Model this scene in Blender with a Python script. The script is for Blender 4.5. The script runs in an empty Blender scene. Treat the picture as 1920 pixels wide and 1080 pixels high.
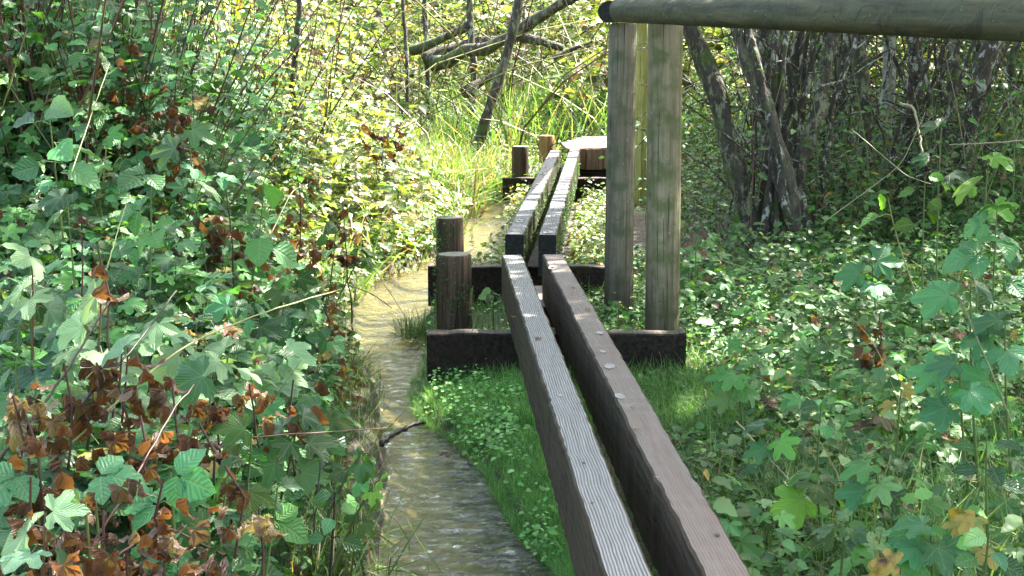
import bpy, math, random
import numpy as np
from mathutils import Vector, Matrix

# ---------------------------------------------------------------- camera, sky, sun, exposure
scene = bpy.context.scene
H, F, PITCH = 1.57, 2900.0, math.atan(483 / 2900)
CP, SP = math.cos(PITCH), math.sin(PITCH)
cam_d = bpy.data.cameras.new("camera"); cam = bpy.data.objects.new("camera", cam_d)
scene.collection.objects.link(cam); scene.camera = cam
cam.location = (0, 0, H); cam.rotation_euler = (math.pi / 2 - PITCH, 0, 0)
cam_d.sensor_width = 36; cam_d.lens = 36 * F / 1920; cam_d.clip_start = .05; cam_d.clip_end = 500
SUN_EL, SUN_AZ = math.radians(50), math.radians(48)          # azimuth from +Y towards +X
world = bpy.data.worlds.new("World"); scene.world = world; world.use_nodes = True
wn = world.node_tree.nodes; wl = world.node_tree.links
sky = wn.new('ShaderNodeTexSky'); sky.sky_type = 'NISHITA'; sky.sun_disc = False
sky.sun_elevation = SUN_EL; sky.sun_rotation = SUN_AZ; sky.dust_density = 3.0; sky.ozone_density = .6
tn = wn.new('ShaderNodeMix'); tn.data_type = 'RGBA'; tn.blend_type = 'MULTIPLY'; tn.inputs[0].default_value = 1; tn.inputs[7].default_value = (1.05, 1.0, .87, 1)
wl.new(sky.outputs[0], tn.inputs[6]); wl.new(tn.outputs[2], wn['Background'].inputs[0]); wn['Background'].inputs[1].default_value = .15
sd = bpy.data.lights.new("sun", 'SUN'); sun = bpy.data.objects.new("sun", sd); scene.collection.objects.link(sun)
sd.energy = 5.0; sd.angle = math.radians(.55); sd.color = (1, .95, .86)
SV = Vector((math.sin(SUN_AZ) * math.cos(SUN_EL), math.cos(SUN_AZ) * math.cos(SUN_EL), math.sin(SUN_EL)))
sun.rotation_euler = SV.to_track_quat('Z', 'Y').to_euler()
vs = scene.view_settings; vs.view_transform = 'Standard'; vs.look = 'None'; vs.gamma = 1; vs.use_curve_mapping = False
vs.exposure = 2.82
scene.cycles.max_bounces = 8; scene.cycles.transparent_max_bounces = 12
scene.cycles.caustics_reflective = False; scene.cycles.caustics_refractive = False

rng = np.random.default_rng(11); random.seed(5)
U = lambda a, b, n=None: rng.uniform(a, b, n)

def ray(px, py):
    dx = (px - 960) / F; du = -(py - 540) / F
    return Vector((dx, CP + du * SP, -SP + du * CP))
def at(px, py, z):                       # the point of the level z that the photo shows there
    r = ray(px, py); return Vector((0, 0, H)) + r * ((z - H) / r.z)
def atd(px, py, d):                      # the point at distance d along the view axis
    return Vector((0, 0, H)) + ray(px, py) * d

# ---------------------------------------------------------------- object helpers
col = scene.collection
def tag(o, label=None, cat=None, group=None, kind=None):
    if label: o['label'] = label
    if cat: o['category'] = cat
    if group: o['group'] = group
    if kind: o['kind'] = kind
    return o
def empty(name, loc, label=None, cat=None, group=None):
    o = bpy.data.objects.new(name, None); col.objects.link(o); o.location = loc
    o.empty_display_size = .1
    return tag(o, label, cat, group)

class Acc:
    """collects leaves, tubes and boxes, then links them as ONE mesh"""
    def __init__(s):
        s.v = []; s.lv = []; s.ls = []; s.uv = []; s.tint = []; s.mi = []; s.nv = 0; s.sm = []
    def raw(s, v, faces_flat, sizes, uv, tint, mat, smooth=True):
        v = np.asarray(v, float)
        s.v.append(v); s.lv.append(np.asarray(faces_flat) + s.nv); s.ls.append(np.asarray(sizes))
        s.uv.append(np.asarray(uv, float)); s.tint.append(np.asarray(tint, float))
        s.mi.append(np.full(len(sizes), mat)); s.sm.append(np.full(len(sizes), smooth)); s.nv += len(v)
    def leaves(s, tm, P, R, S, T, mat=0):
        P = np.asarray(P, float); n = len(P)
        if n == 0: return
        V, ff, fs, uv = tm; k = len(V)
        S = np.broadcast_to(np.asarray(S, float).reshape(-1, 1, 1), (n, 1, 1))
        W = np.einsum('nij,kj->nki', R, V) * S + P[:, None, :]
        fl = (ff[None, :] + (np.arange(n) * k)[:, None]).ravel()
        s.raw(W.reshape(-1, 3), fl, np.tile(fs, n), np.tile(uv, (n, 1)), np.repeat(T, k, axis=0), mat)
    def tube(s, pts, rad, sides=5, tint=(.5, 0, .5), mat=1, cap=False, uvs=1.0):
        pts = np.asarray([tuple(p) for p in pts], float); n = len(pts)
        rad = np.broadcast_to(np.asarray(rad, float), (n,))
        t = np.gradient(pts, axis=0); t /= np.linalg.norm(t, axis=1)[:, None] + 1e-9
        ref = np.array([1., 0, 0]) if abs(t[0][0]) < .8 else np.array([0, 1., 0])
        a = np.cross(t, ref); a /= np.linalg.norm(a, axis=1)[:, None] + 1e-9
        b = np.cross(t, a)
        th = np.arange(sides) / sides * 2 * math.pi
        V = pts[:, None] + rad[:, None, None] * (np.cos(th)[None, :, None] * a[:, None] + np.sin(th)[None, :, None] * b[:, None])
        fl = []
        for i in range(n - 1):
            for j in range(sides):
                q = (j + 1) % sides
                fl += [i * sides + j, i * sides + q, (i + 1) * sides + q, (i + 1) * sides + j]
        sz = [4] * ((n - 1) * sides)
        if cap:
            fl += list(range(sides)) [::-1] + [(n - 1) * sides + j for j in range(sides)]; sz += [sides, sides]
        uv = np.stack([np.tile(th / 6.28, n), np.repeat(np.arange(n) * uvs, sides)], 1)
        s.raw(V.reshape(-1, 3), fl, sz, uv, np.tile(tint, (n * sides, 1)), mat)
    def build(s, name, mats, parent=None, loc=None):
        me = bpy.data.meshes.new(name)
        V = np.concatenate(s.v); LV = np.concatenate(s.lv); LS = np.concatenate(s.ls)
        if loc is not None: V = V - np.array(tuple(loc))
        me.vertices.add(len(V)); me.vertices.foreach_set('co', V.astype(np.float32).ravel())
        me.loops.add(len(LV)); me.loops.foreach_set('vertex_index', LV.astype(np.int32))
        me.polygons.add(len(LS))
        st = np.concatenate([[0], np.cumsum(LS)[:-1]])
        me.polygons.foreach_set('loop_start', st.astype(np.int32))
        me.polygons.foreach_set('material_index', np.concatenate(s.mi).astype(np.int32))
        me.polygons.foreach_set('use_smooth', np.concatenate(s.sm))
        uvl = me.uv_layers.new(name='UVMap'); uvl.data.foreach_set('uv', np.concatenate(s.uv)[LV].astype(np.float32).ravel())
        at_ = me.attributes.new('tint', 'FLOAT_VECTOR', 'POINT')
        at_.data.foreach_set('vector', np.concatenate(s.tint).astype(np.float32).ravel())
        me.update(calc_edges=True)
        for m in mats: me.materials.append(m)
        o = bpy.data.objects.new(name, me); col.objects.link(o)
        if parent is not None: o.parent = parent
        if loc is not None and parent is None: o.location = loc
        return o

# ---------------------------------------------------------------- leaf templates (base at 0, tip at +Y, face +Z)
def pack(V, F_, UV):
    return (np.array(V, float), np.array([i for f in F_ for i in f]), np.array([len(f) for f in F_]), np.array(UV, float))
def ovate(n=6, w=.55, serr=0., fold=.12, droop=.18, peak=.4, twist=0.):
    V = []; UV = []; Fc = []
    for i in range(n + 1):
        t = i / n
        hw = w / 2 * (math.sin(math.pi * min(1, t ** (math.log(.5) / math.log(peak)))) ** .8 if 0 < t < 1 else 0)
        hw *= 1 + serr * (-1) ** i
        z = -droop * t * t; tw = twist * t
        for sgn in (-1, 0, 1):
            V.append((sgn * hw, t, z + fold * abs(sgn) * hw * 2 + sgn * hw * tw + (.03 * math.sin(i * 2.4) * abs(sgn) if serr else 0))); UV.append((.5 + sgn * .5, t))
    for i in range(n):
        a = i * 3; b = a + 3
        Fc += [(a, a + 1, b + 1, b), (a + 1, a + 2, b + 2, b + 1)]
    return pack(V, Fc, UV)
def palmate(lobes=5, m=4, sinus=.55, serr=.1, fold=.1, droop=.25, seed=0, spread=52, side=.82):
    r = random.Random(seed); V = []; UV = []; Fc = []
    half = lobes // 2
    angs = [k * spread for k in range(-half, half + 1)]
    Ls = [1 * (side ** abs(k)) * (1 if abs(k) < 2 else .82) * r.uniform(.93, 1.05) for k in range(-half, half + 1)]
    for li, (a, L) in enumerate(zip(angs, Ls)):
        for sg in (-1, 1):
            edge = (li == 0 and sg == -1) or (li == lobes - 1 and sg == 1)
            sa = a + sg * (spread * .5 if not edge else 34); sr = sinus * (min(Ls[li], Ls[li + sg]) if not edge else L * .75)
            ca = math.radians(a); sp = math.radians(sa)
            tip = (math.sin(ca) * L, math.cos(ca) * L); sn = (math.sin(sp) * sr, math.cos(sp) * sr)
            o = len(V)
            for k in range(m + 1):
                t = k / m
                mx, my = tip[0] * t, tip[1] * t
                if k == 0: ex, ey, uu = 0, 0, .5
                else:
                    q = (k - 1) / (m - 1)
                    ex, ey = sn[0] * (1 - q) + tip[0] * q, sn[1] * (1 - q) + tip[1] * q
                    bulge = .32 * math.sin(math.pi * q) * sr * .5 + (serr * (.5 if k % 2 else -.35) if 0 < q < 1 else 0)
                    px_, py_ = math.cos(ca) * sg, -math.sin(ca) * sg
                    ex += px_ * bulge; ey += py_ * bulge; uu = .5 + sg * .5
                for (x, y, u, up) in ((mx, my, .5, 0), (ex, ey, uu, 1)):
                    rr = math.hypot(x, y)
                    V.append((x, y, -droop * rr * rr + up * fold * (1 if k else 0) * (1 - .6 * t))); UV.append((u, t))
            for k in range(m):
                A = o + 2 * k
                q = (A, A + 2, A + 3, A + 1) if sg > 0 else (A, A + 1, A + 3, A + 2)
                Fc.append(q)
    return pack(V, Fc, UV)
def curl(tm, k=3.2, k2=2.0, noise=.06, seed=0):
    V, a, b, c = tm; r = np.random.default_rng(seed); V = V.copy()
    x, y, z = V[:, 0].copy(), V[:, 1].copy(), V[:, 2].copy()
    V[:, 0] = np.sin(x * k) / k; z2 = z + (1 - np.cos(x * k)) / k
    V[:, 1] = np.sin(y * k2) / k2; V[:, 2] = z2 - (1 - np.cos(y * k2)) / k2
    V += r.normal(0, noise, V.shape) * (np.abs(y) > .05)[:, None]
    return (V, a, b, c)
def merge(parts):
    V = []; Fc = []; Sz = []; UV = []; o = 0
    for (tm, ang, sc, off) in parts:
        v, f, s, u = tm; c, sn = math.cos(ang), math.sin(ang)
        R = np.array([[c, sn, 0], [-sn, c, 0], [0, 0, 1]])
        V.append(v @ R.T * sc + np.array(off)); Fc.append(f + o); Sz.append(s); UV.append(u); o += len(v)
    return (np.concatenate(V), np.concatenate(Fc), np.concatenate(Sz), np.concatenate(UV))
def blade(bend=.4, w=.03, n=4, side=.0):
    V = []; UV = []; Fc = []
    for i in range(n + 1):
        t = i / n; a = bend * t
        hw = w / 2 * (1 - t ** 1.6) + .0005
        cx = side * t * t
        V += [(cx - hw, bend * t * t, t - bend * .35 * t ** 3), (cx + hw, bend * t * t, t - bend * .35 * t ** 3)]; UV += [(.2, t), (.8, t)]
    for i in range(n): Fc.append((2 * i, 2 * i + 1, 2 * i + 3, 2 * i + 2))
    return pack(V, Fc, UV)

PALM = [palmate(5, 4, .62 + .06 * k, .09, .08 + .02 * k, .15 + .12 * k, seed=k) for k in range(3)]
PALM3 = [palmate(3, 5, .6, .09, .1, .12 + .15 * k, seed=k + 9, spread=58, side=.8) for k in range(3)]
OV = [ovate(8, .62, .13, .16, .1 + .15 * k, .42, .2 * (k - 1)) for k in range(3)]
OVW = [ovate(8, .82, .09, .12, .1 + .18 * k, .42, .2 * (k - 1)) for k in range(3)]
NET = [ovate(7, .48, .15, .2, .25 + .1 * k, .33) for k in range(2)]
SMALL = [ovate(4, .72, 0, .12, .1 + .1 * k, .45) for k in range(3)]
TINY = [ovate(2, .6, 0, .15, .1), ovate(3, .6, 0, .1, .3)]
TRIO = [merge([(OVW[k], 0, 1, (0, .12, 0)), (OVW[(k + 1) % 3], 1.25, .8, (.02, 0, 0)), (OVW[(k + 2) % 3], -1.25, .8, (-.02, 0, 0))]) for k in range(3)]
DEAD = [curl(palmate(5, 4, .6, .1, .1, .1, seed=20), 3.4, 1.8, .035, 1), curl(ovate(8, .8, .1, .1, .2), 5.0, 2.4, .03, 2),
        curl(palmate(3, 4, .6, .1, .1, .1, seed=22), 4.5, 2.2, .04, 3), curl(ovate(8, .6, .1, .1, .2), 4.0, 1.2, .025, 4)]
BLADES = [blade(b, .022, 4, s) for b, s in ((.15, .05), (.4, -.1), (.7, .15), (1.0, -.2))]
CANOPY = [ovate(2, .75, 0, .1, .15)]

def rots(D, N, roll=None):
    """matrices with Y along D and Z near N"""
    D = D / (np.linalg.norm(D, axis=1)[:, None] + 1e-9)
    X = np.cross(D, N); X /= np.linalg.norm(X, axis=1)[:, None] + 1e-9
    Z = np.cross(X, D)
    return np.stack([X, D, Z], axis=2)
def rand_rots(n, up=1.0, tilt=.5, face=(0, -.3, 0), droop=.1):
    """leaves pointing any way round, mostly facing up"""
    a = U(0, 2 * math.pi, n)
    D = np.stack([np.cos(a), np.sin(a), rng.normal(-droop, .25, n)], 1)
    N = np.stack([rng.normal(face[0], tilt, n), rng.normal(face[1], tilt, n), np.full(n, up)], 1)
    return rots(D, N)
def tints(n, h=(0, 1), dry=0., val=(0, 1), dryfrac=0.):
    T = np.stack([U(*h, n), np.full(n, dry), U(*val, n)], 1)
    if dryfrac:
        m = rng.random(n) < dryfrac; T[m, 1] = U(.35, 1, m.sum())
    return T

# ---------------------------------------------------------------- materials
def newmat(name):
    m = bpy.data.materials.new(name); m.use_nodes = True
    nt = m.node_tree; nt.nodes.clear()
    return m, nt, (lambda t, **k: mk(nt, t, **k))
def mk(nt, t, **k):
    n = nt.nodes.new(t)
    for a, b in k.items(): setattr(n, a, b)
    return n
def setin(n, **k):
    for a, b in k.items(): n.inputs[a.replace('_', ' ')].default_value = b
def math_(nt, op, a, b=None, c=None):
    n = nt.nodes.new('ShaderNodeMath'); n.operation = op
    for i, v in enumerate((a, b, c)):
        if v is None: continue
        if isinstance(v, (int, float)): n.inputs[i].default_value = v
        else: nt.links.new(v, n.inputs[i])
    return n.outputs[0]
def mix_(nt, f, a, b, blend='MIX'):
    n = nt.nodes.new('ShaderNodeMix'); n.data_type = 'RGBA'; n.blend_type = blend
    for sock, v in ((n.inputs[0], f), (n.inputs[6], a), (n.inputs[7], b)):
        if isinstance(v, (int, float)): sock.default_value = v
        elif isinstance(v, tuple): sock.default_value = (*v, 1) if len(v) == 3 else v
        else: nt.links.new(v, sock)
    return n.outputs[2]
def ramp_(nt, f, stops, interp='LINEAR'):
    n = nt.nodes.new('ShaderNodeValToRGB'); cr = n.color_ramp; cr.interpolation = interp
    while len(cr.elements) < len(stops): cr.elements.new(.5)
    for e, (p, c) in zip(cr.elements, stops):
        e.position = p; e.color = (*c, 1) if len(c) == 3 else c
    nt.links.new(f, n.inputs[0]); return n.outputs[0]
def noise_(nt, vec, scale, detail=4, rough=.5, dist=0., out=0):
    n = nt.nodes.new('ShaderNodeTexNoise'); n.inputs['Scale'].default_value = scale
    n.inputs['Detail'].default_value = detail; n.inputs['Roughness'].default_value = rough; n.inputs['Distortion'].default_value = dist
    if vec is not None: nt.links.new(vec, n.inputs['Vector'])
    return n.outputs[out]
def vec_(nt, src, scale=(1, 1, 1), kind='Object'):
    tc = nt.nodes.new('ShaderNodeTexCoord'); mp = nt.nodes.new('ShaderNodeMapping')
    mp.inputs['Scale'].default_value = scale; nt.links.new(tc.outputs[kind], mp.inputs['Vector'])
    return mp.outputs[0]
def map_(nt, v, a, b, c=0, d=1):
    n = nt.nodes.new('ShaderNodeMapRange'); nt.links.new(v, n.inputs[0])
    for i, x in enumerate((a, b, c, d)): n.inputs[i + 1].default_value = x
    return n.outputs[0]
def bump_(nt, h, strength=.5, dist=.01, prev=None):
    n = nt.nodes.new('ShaderNodeBump'); n.inputs['Strength'].default_value = strength; n.inputs['Distance'].default_value = dist
    nt.links.new(h, n.inputs['Height'])
    if prev is not None: nt.links.new(prev, n.inputs['Normal'])
    return n.outputs[0]

def leaf_mat(name, cols, dead=True, trans=.3, rough=.42, spec=.5, veins=True, tcol=1.6, yellow=(.36, .27, .06), brown=(.105, .046, .024)):
    m, nt, N = newmat(name); L = nt.links.new
    at_ = N('ShaderNodeAttribute', attribute_name='tint'); sep = N('ShaderNodeSeparateXYZ'); L(at_.outputs['Vector'], sep.inputs[0])
    c = ramp_(nt, sep.outputs[0], [(i / (len(cols) - 1), x) for i, x in enumerate(cols)])
    val = map_(nt, math_(nt, 'POWER', sep.outputs[2], 1.6), 0, 1, .45, 2.0)
    mul = N('ShaderNodeVectorMath', operation='SCALE'); L(c, mul.inputs[0]); L(val, mul.inputs['Scale']); c = mul.outputs[0]
    bn = None
    if veins:
        uv = N('ShaderNodeUVMap'); s2 = N('ShaderNodeSeparateXYZ'); L(uv.outputs[0], s2.inputs[0])
        au = math_(nt, 'ABSOLUTE', math_(nt, 'SUBTRACT', s2.outputs[0], .5)); au2 = math_(nt, 'MULTIPLY', au, 2)
        ph = math_(nt, 'SUBTRACT', math_(nt, 'MULTIPLY', s2.outputs[1], 7.), math_(nt, 'MULTIPLY', au2, 2.2))
        fr = math_(nt, 'ABSOLUTE', math_(nt, 'SUBTRACT', math_(nt, 'FRACT', ph), .5))
        sv = map_(nt, fr, .0, .17, 1, 0); mv = map_(nt, au2, .03, .13, 1, 0)
        vm = math_(nt, 'MAXIMUM', math_(nt, 'MULTIPLY', sv, .55), mv)
        c = mix_(nt, math_(nt, 'MULTIPLY', vm, .38), c, (.19, .27, .12))
        bn = bump_(nt, math_(nt, 'SUBTRACT', map_(nt, fr, 0, .5, 0, 1), mv), .55, .004)
    if dead:
        nz = noise_(nt, vec_(nt, None, (1, 1, 1)), 35, 3)
        d = math_(nt, 'ADD', sep.outputs[1], math_(nt, 'MULTIPLY', math_(nt, 'SUBTRACT', nz, .5), math_(nt, 'MULTIPLY', sep.outputs[1], 1.2)))
        c = mix_(nt, map_(nt, d, .3, .5), c, yellow)
        br = ramp_(nt, sep.outputs[0], [(0, brown), (.3, (brown[0] * 1.6, brown[1] * 1.6, brown[2] * 1.5)), (.55, (brown[0] * .5, brown[1] * .55, brown[2] * .7)), (.8, (.13, .085, .06)), (1, (.27, .20, .12))])
        c = mix_(nt, map_(nt, d, .55, .72), c, br)
    P = N('ShaderNodeBsdfPrincipled'); L(c, P.inputs['Base Color']); setin(P, Roughness=rough); P.inputs['Specular IOR Level'].default_value = spec
    if bn: L(bn, P.inputs['Normal'])
    T = N('ShaderNodeBsdfTranslucent'); tc = mix_(nt, 1., c, (tcol * 1.15, tcol * 1.1, tcol * .45), 'MULTIPLY'); L(tc, T.inputs[0])
    mx = N('ShaderNodeMixShader'); mx.inputs[0].default_value = trans; L(P.outputs[0], mx.inputs[1]); L(T.outputs[0], mx.inputs[2])
    out = N('ShaderNodeOutputMaterial'); L(mx.outputs[0], out.inputs[0])
    return m
M = {}
M['broad'] = leaf_mat('broad_leaf', [(.035, .15, .035), (.07, .19, .035), (.04, .15, .062), (.13, .23, .08)], rough=.42, spec=.5)
M['pale'] = leaf_mat('pale_leaf', [(.13, .22, .11), (.16, .25, .12), (.10, .20, .12)], rough=.5, spec=.35)
M['bright'] = leaf_mat('bright_leaf', [(.07, .20, .02), (.12, .24, .03), (.06, .17, .03)], trans=.42, rough=.42)
M['herb'] = leaf_mat('herb_leaf', [(.035, .125, .022), (.09, .185, .05), (.055, .15, .05), (.18, .25, .11)], rough=.5, spec=.3, veins=False)
M['sunny'] = leaf_mat('sunny_leaf', [(.05, .11, .02), (.15, .20, .045), (.09, .17, .03), (.32, .32, .15)], rough=.38, spec=.6, veins=False, trans=.4)  # cream tones put the glare of full sun into the leaf colour
M['grass'] = leaf_mat('grass_blade', [(.05, .13, .03), (.09, .18, .045), (.15, .21, .08)], rough=.5, spec=.4, veins=False, yellow=(.36, .32, .15), brown=(.28, .22, .12))
M['moss'] = leaf_mat('moss_grass', [(.10, .26, .07), (.17, .37, .10), (.28, .45, .16)], rough=.5, spec=.35, veins=False, dead=False)
M['far'] = leaf_mat('far_leaf', [(.05, .09, .02), (.12, .18, .035), (.08, .16, .028), (.20, .19, .09)], rough=.5, spec=.25, veins=False, trans=.36, yellow=(.19, .17, .06), brown=(.09, .06, .035))
M['canopy'] = leaf_mat('canopy_leaf', [(.05, .12, .03), (.07, .15, .03)], veins=False, dead=False, trans=.3)

def stem_mat():
    m, nt, N = newmat('plant_stem'); L = nt.links.new
    at_ = N('ShaderNodeAttribute', attribute_name='tint'); sep = N('ShaderNodeSeparateXYZ'); L(at_.outputs['Vector'], sep.inputs[0])
    c = ramp_(nt, sep.outputs[0], [(0, (.02, .012, .01)), (.25, (.10, .04, .03)), (.5, (.10, .15, .04)), (.75, (.24, .24, .08)), (1, (.33, .28, .17))])
    P = N('ShaderNodeBsdfPrincipled'); L(c, P.inputs['Base Color']); setin(P, Roughness=.55)
    out = N('ShaderNodeOutputMaterial'); L(P.outputs[0], out.inputs[0]); return m
M['stem'] = stem_mat()

def bark_mat(name, a, b, lichen=(.36, .36, .30), lamt=.5, moss=(.05, .08, .015), mamt=.4):
    m, nt, N = newmat(name); L = nt.links.new
    v = vec_(nt, None, (1, 1, .45)); v1 = vec_(nt, None)
    n1 = noise_(nt, v, 28, 6, .62); n2 = noise_(nt, v, 17, 6, .72); n3 = noise_(nt, v1, 4.2, 4, .6)
    c = ramp_(nt, n1, [(.32, a), (.62, b)])
    c = mix_(nt, map_(nt, n2, .56 - lamt * .08, .60 - lamt * .06), c, lichen)
    c = mix_(nt, map_(nt, n3, .60 - mamt * .15, .70 - mamt * .12), c, moss)
    vo = N('ShaderNodeTexVoronoi', feature='DISTANCE_TO_EDGE'); vo.inputs['Scale'].default_value = 38; L(v, vo.inputs['Vector'])
    P = N('ShaderNodeBsdfPrincipled'); L(c, P.inputs['Base Color']); setin(P, Roughness=.85)
    bn = bump_(nt, n1, .9, .012); bn = bump_(nt, map_(nt, vo.outputs[0], 0, .12), .5, .006, bn); L(bn, P.inputs['Normal'])
    out = N('ShaderNodeOutputMaterial'); L(P.outputs[0], out.inputs[0]); return m
M['bark'] = bark_mat('bark_lichen', (.013, .010, .008), (.065, .05, .038), lichen=(.18, .175, .11))
M['barkgrey'] = bark_mat('bark_grey', (.04, .032, .025), (.13, .115, .09), lichen=(.20, .19, .13), lamt=.5, mamt=.4)
M['barkpale'] = bark_mat('bark_pale', (.10, .09, .075), (.26, .25, .21), lamt=.8, mamt=.2)
M['barkdark'] = bark_mat('bark_dark', (.018, .014, .011), (.07, .055, .042), lamt=.1, mamt=.3)
M['twig'] = bark_mat('twig_bark', (.018, .013, .010), (.085, .065, .048), lamt=.3, mamt=.1)

def wood_top(name, dark, light, lines=1.0, red=0.0, freq=135):
    """weathered upper face, grain along local Y"""
    m, nt, N = newmat(name); L = nt.links.new
    v = vec_(nt, None, (1, .055, 1)); wig = noise_(nt, vec_(nt, None, (1.2, .8, 1)), 3.2, 3, .5)
    tc = N('ShaderNodeTexCoord'); sp = N('ShaderNodeSeparateXYZ'); L(tc.outputs['Object'], sp.inputs[0])
    ph = math_(nt, 'ADD', math_(nt, 'MULTIPLY', sp.outputs[0], freq * 2 * math.pi / 1.0), math_(nt, 'MULTIPLY', wig, 20))
    fine = noise_(nt, v, 75, 5, .6)
    sn = math_(nt, 'SINE', math_(nt, 'ADD', ph, math_(nt, 'MULTIPLY', fine, 4.5)))
    g = map_(nt, sn, -1, 1)
    blot = noise_(nt, vec_(nt, None, (1, .3, 1)), 7, 5, .6)
    g2 = math_(nt, 'ADD', math_(nt, 'MULTIPLY', g, .55 * lines), math_(nt, 'MULTIPLY', fine, .45 + .4 * (1 - lines)))
    c = ramp_(nt, g2, [(.12, dark), (.42, tuple((x + y) / 2 for x, y in zip(dark, light))), (.8, light)])
    c = mix_(nt, map_(nt, blot, .40, .72, 0, .45), c, tuple(x * .55 for x in light))
    if red: c = mix_(nt, map_(nt, noise_(nt, v, 16, 4), .42, .65, 0, red), c, (.17, .085, .06))
    P = N('ShaderNodeBsdfPrincipled'); L(c, P.inputs['Base Color']); setin(P, Roughness=.62); P.inputs['Specular IOR Level'].default_value = .2
    bn = bump_(nt, g2, .8, .006); bn = bump_(nt, noise_(nt, None, 260, 3), .15, .002, bn); L(bn, P.inputs['Normal'])
    out = N('ShaderNodeOutputMaterial'); L(P.outputs[0], out.inputs[0]); return m
def wood_side(name, dark, mid, algae=(.035, .045, .018), aamt=.5, axis=(1, .06, 1), rough=.75, damp=False):
    m, nt, N = newmat(name); L = nt.links.new
    v = vec_(nt, None, axis); v1 = vec_(nt, None)
    n1 = noise_(nt, v, 55, 6, .62, .3); n2 = noise_(nt, v1, 9, 5, .6); n3 = noise_(nt, v1, 45, 4, .6)
    c = ramp_(nt, n1, [(.3, dark), (.68, mid)])
    c = mix_(nt, map_(nt, n2, .62 - aamt * .2, .72 - aamt * .12, 0, .85), c, algae)
    c = mix_(nt, map_(nt, n3, .66, .73, 0, .5), c, tuple(min(.4, x * 3.2) for x in mid))
    if damp:
        tcd = N('ShaderNodeTexCoord'); sd_ = N('ShaderNodeSeparateXYZ'); L(tcd.outputs['Object'], sd_.inputs[0]); hz = math_(nt, 'ADD', sd_.outputs[2], math_(nt, 'MULTIPLY', math_(nt, 'SUBTRACT', noise_(nt, v, 14, 4), .5), .9))
        c = mix_(nt, map_(nt, hz, .25, .75, .75, 0), c, (.028, .022, .014)); c = mix_(nt, map_(nt, noise_(nt, vec_(nt, None, (1, 1, .3)), 11, 5, .65), .54, .68, 0, .4), c, (.04, .034, .02))
    ck = noise_(nt, vec_(nt, None, tuple(q * (1 if q == 1 else .35) for q in axis)), 80, 3, .6, .15); cm = map_(nt, ck, .63, .68)
    c = mix_(nt, math_(nt, 'MULTIPLY', cm, .75), c, tuple(q * .25 for q in dark))
    P = N('ShaderNodeBsdfPrincipled'); L(c, P.inputs['Base Color']); setin(P, Roughness=rough); P.inputs['Specular IOR Level'].default_value = .22
    bn = bump_(nt, math_(nt, 'SUBTRACT', n1, cm), .9, .008); bn = bump_(nt, n3, .5, .005, bn); L(bn, P.inputs['Normal'])
    out = N('ShaderNodeOutputMaterial'); L(P.outputs[0], out.inputs[0]); return m
M['top_grey'] = wood_top('weathered_grey_wood', (.055, .05, .047), (.36, .345, .33), 1.0)
M['top_brown'] = wood_top('weathered_brown_wood', (.11, .078, .06), (.25, .205, .18), .35, red=.35)
M['top_far'] = wood_top('weathered_far_wood', (.06, .06, .065), (.20, .20, .21), .9, freq=110)
M['side_brown'] = wood_side('damp_brown_wood', (.026, .018, .012), (.10, .07, .045), aamt=.3)
M['side_dark'] = wood_side('wet_black_wood', (.006, .006, .006), (.028, .024, .022), algae=(.012, .02, .008), aamt=.3)
M['side_moss'] = wood_side('mossy_side_wood', (.015, .014, .010), (.06, .05, .035), algae=(.045, .06, .015), aamt=.9)
M['sleeper'] = wood_side('black_sleeper_wood', (.004, .003, .0025), (.045, .030, .021), algae=(.015, .025, .01), aamt=.2, axis=(.06, 1, 1))
M['sleeper_top'] = wood_side('sleeper_upper_wood', (.05, .04, .034), (.15, .12, .10), algae=(.05, .06, .02), aamt=.5, axis=(.06, 1, 1))
M['post'] = wood_side('post_wood', (.115, .098, .062), (.25, .21, .13), algae=(.085, .10, .035), aamt=.95, damp=True, axis=(1, 1, .05))
M['post_brown'] = wood_side('post_brown_wood', (.095, .078, .052), (.21, .18, .13), algae=(.07, .085, .045), aamt=.75, damp=True, axis=(1, 1, .05))
M['stub'] = wood_side('stub_wood', (.028, .018, .012), (.11, .07, .045), algae=(.035, .045, .012), aamt=.55, axis=(1, 1, .06))
M['stub_sunlit'] = wood_side('sunlit_stub_wood', (.14, .07, .025), (.36, .21, .09), algae=(.2, .14, .05), aamt=.1, axis=(1, 1, .06))  # orange light falling on this low post is put into its wood colour
M['post_sunlit'] = wood_side('sunlit_post_wood', (.22, .19, .05), (.46, .42, .14), algae=(.2, .24, .06), aamt=.3, axis=(1, 1, .06))  # sunlit copy of the post wood, the yellow sun painted into its colour
M['end'] = wood_side('weathered_end_grain', (.12, .105, .085), (.30, .27, .23), aamt=.2, axis=(1, 1, 1))
M['end_black'] = wood_side('black_end_grain', (.008, .008, .009), (.03, .028, .028), aamt=.0, axis=(1, 1, 1))
M['deck'] = wood_side('deck_brown_wood', (.13, .07, .04), (.30, .19, .12), aamt=.0, axis=(1, 1, .08))
M['deck_top'] = wood_side('deck_pale_wood', (.11, .09, .075), (.24, .21, .185), aamt=.0, axis=(.08, 1, 1))

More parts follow.
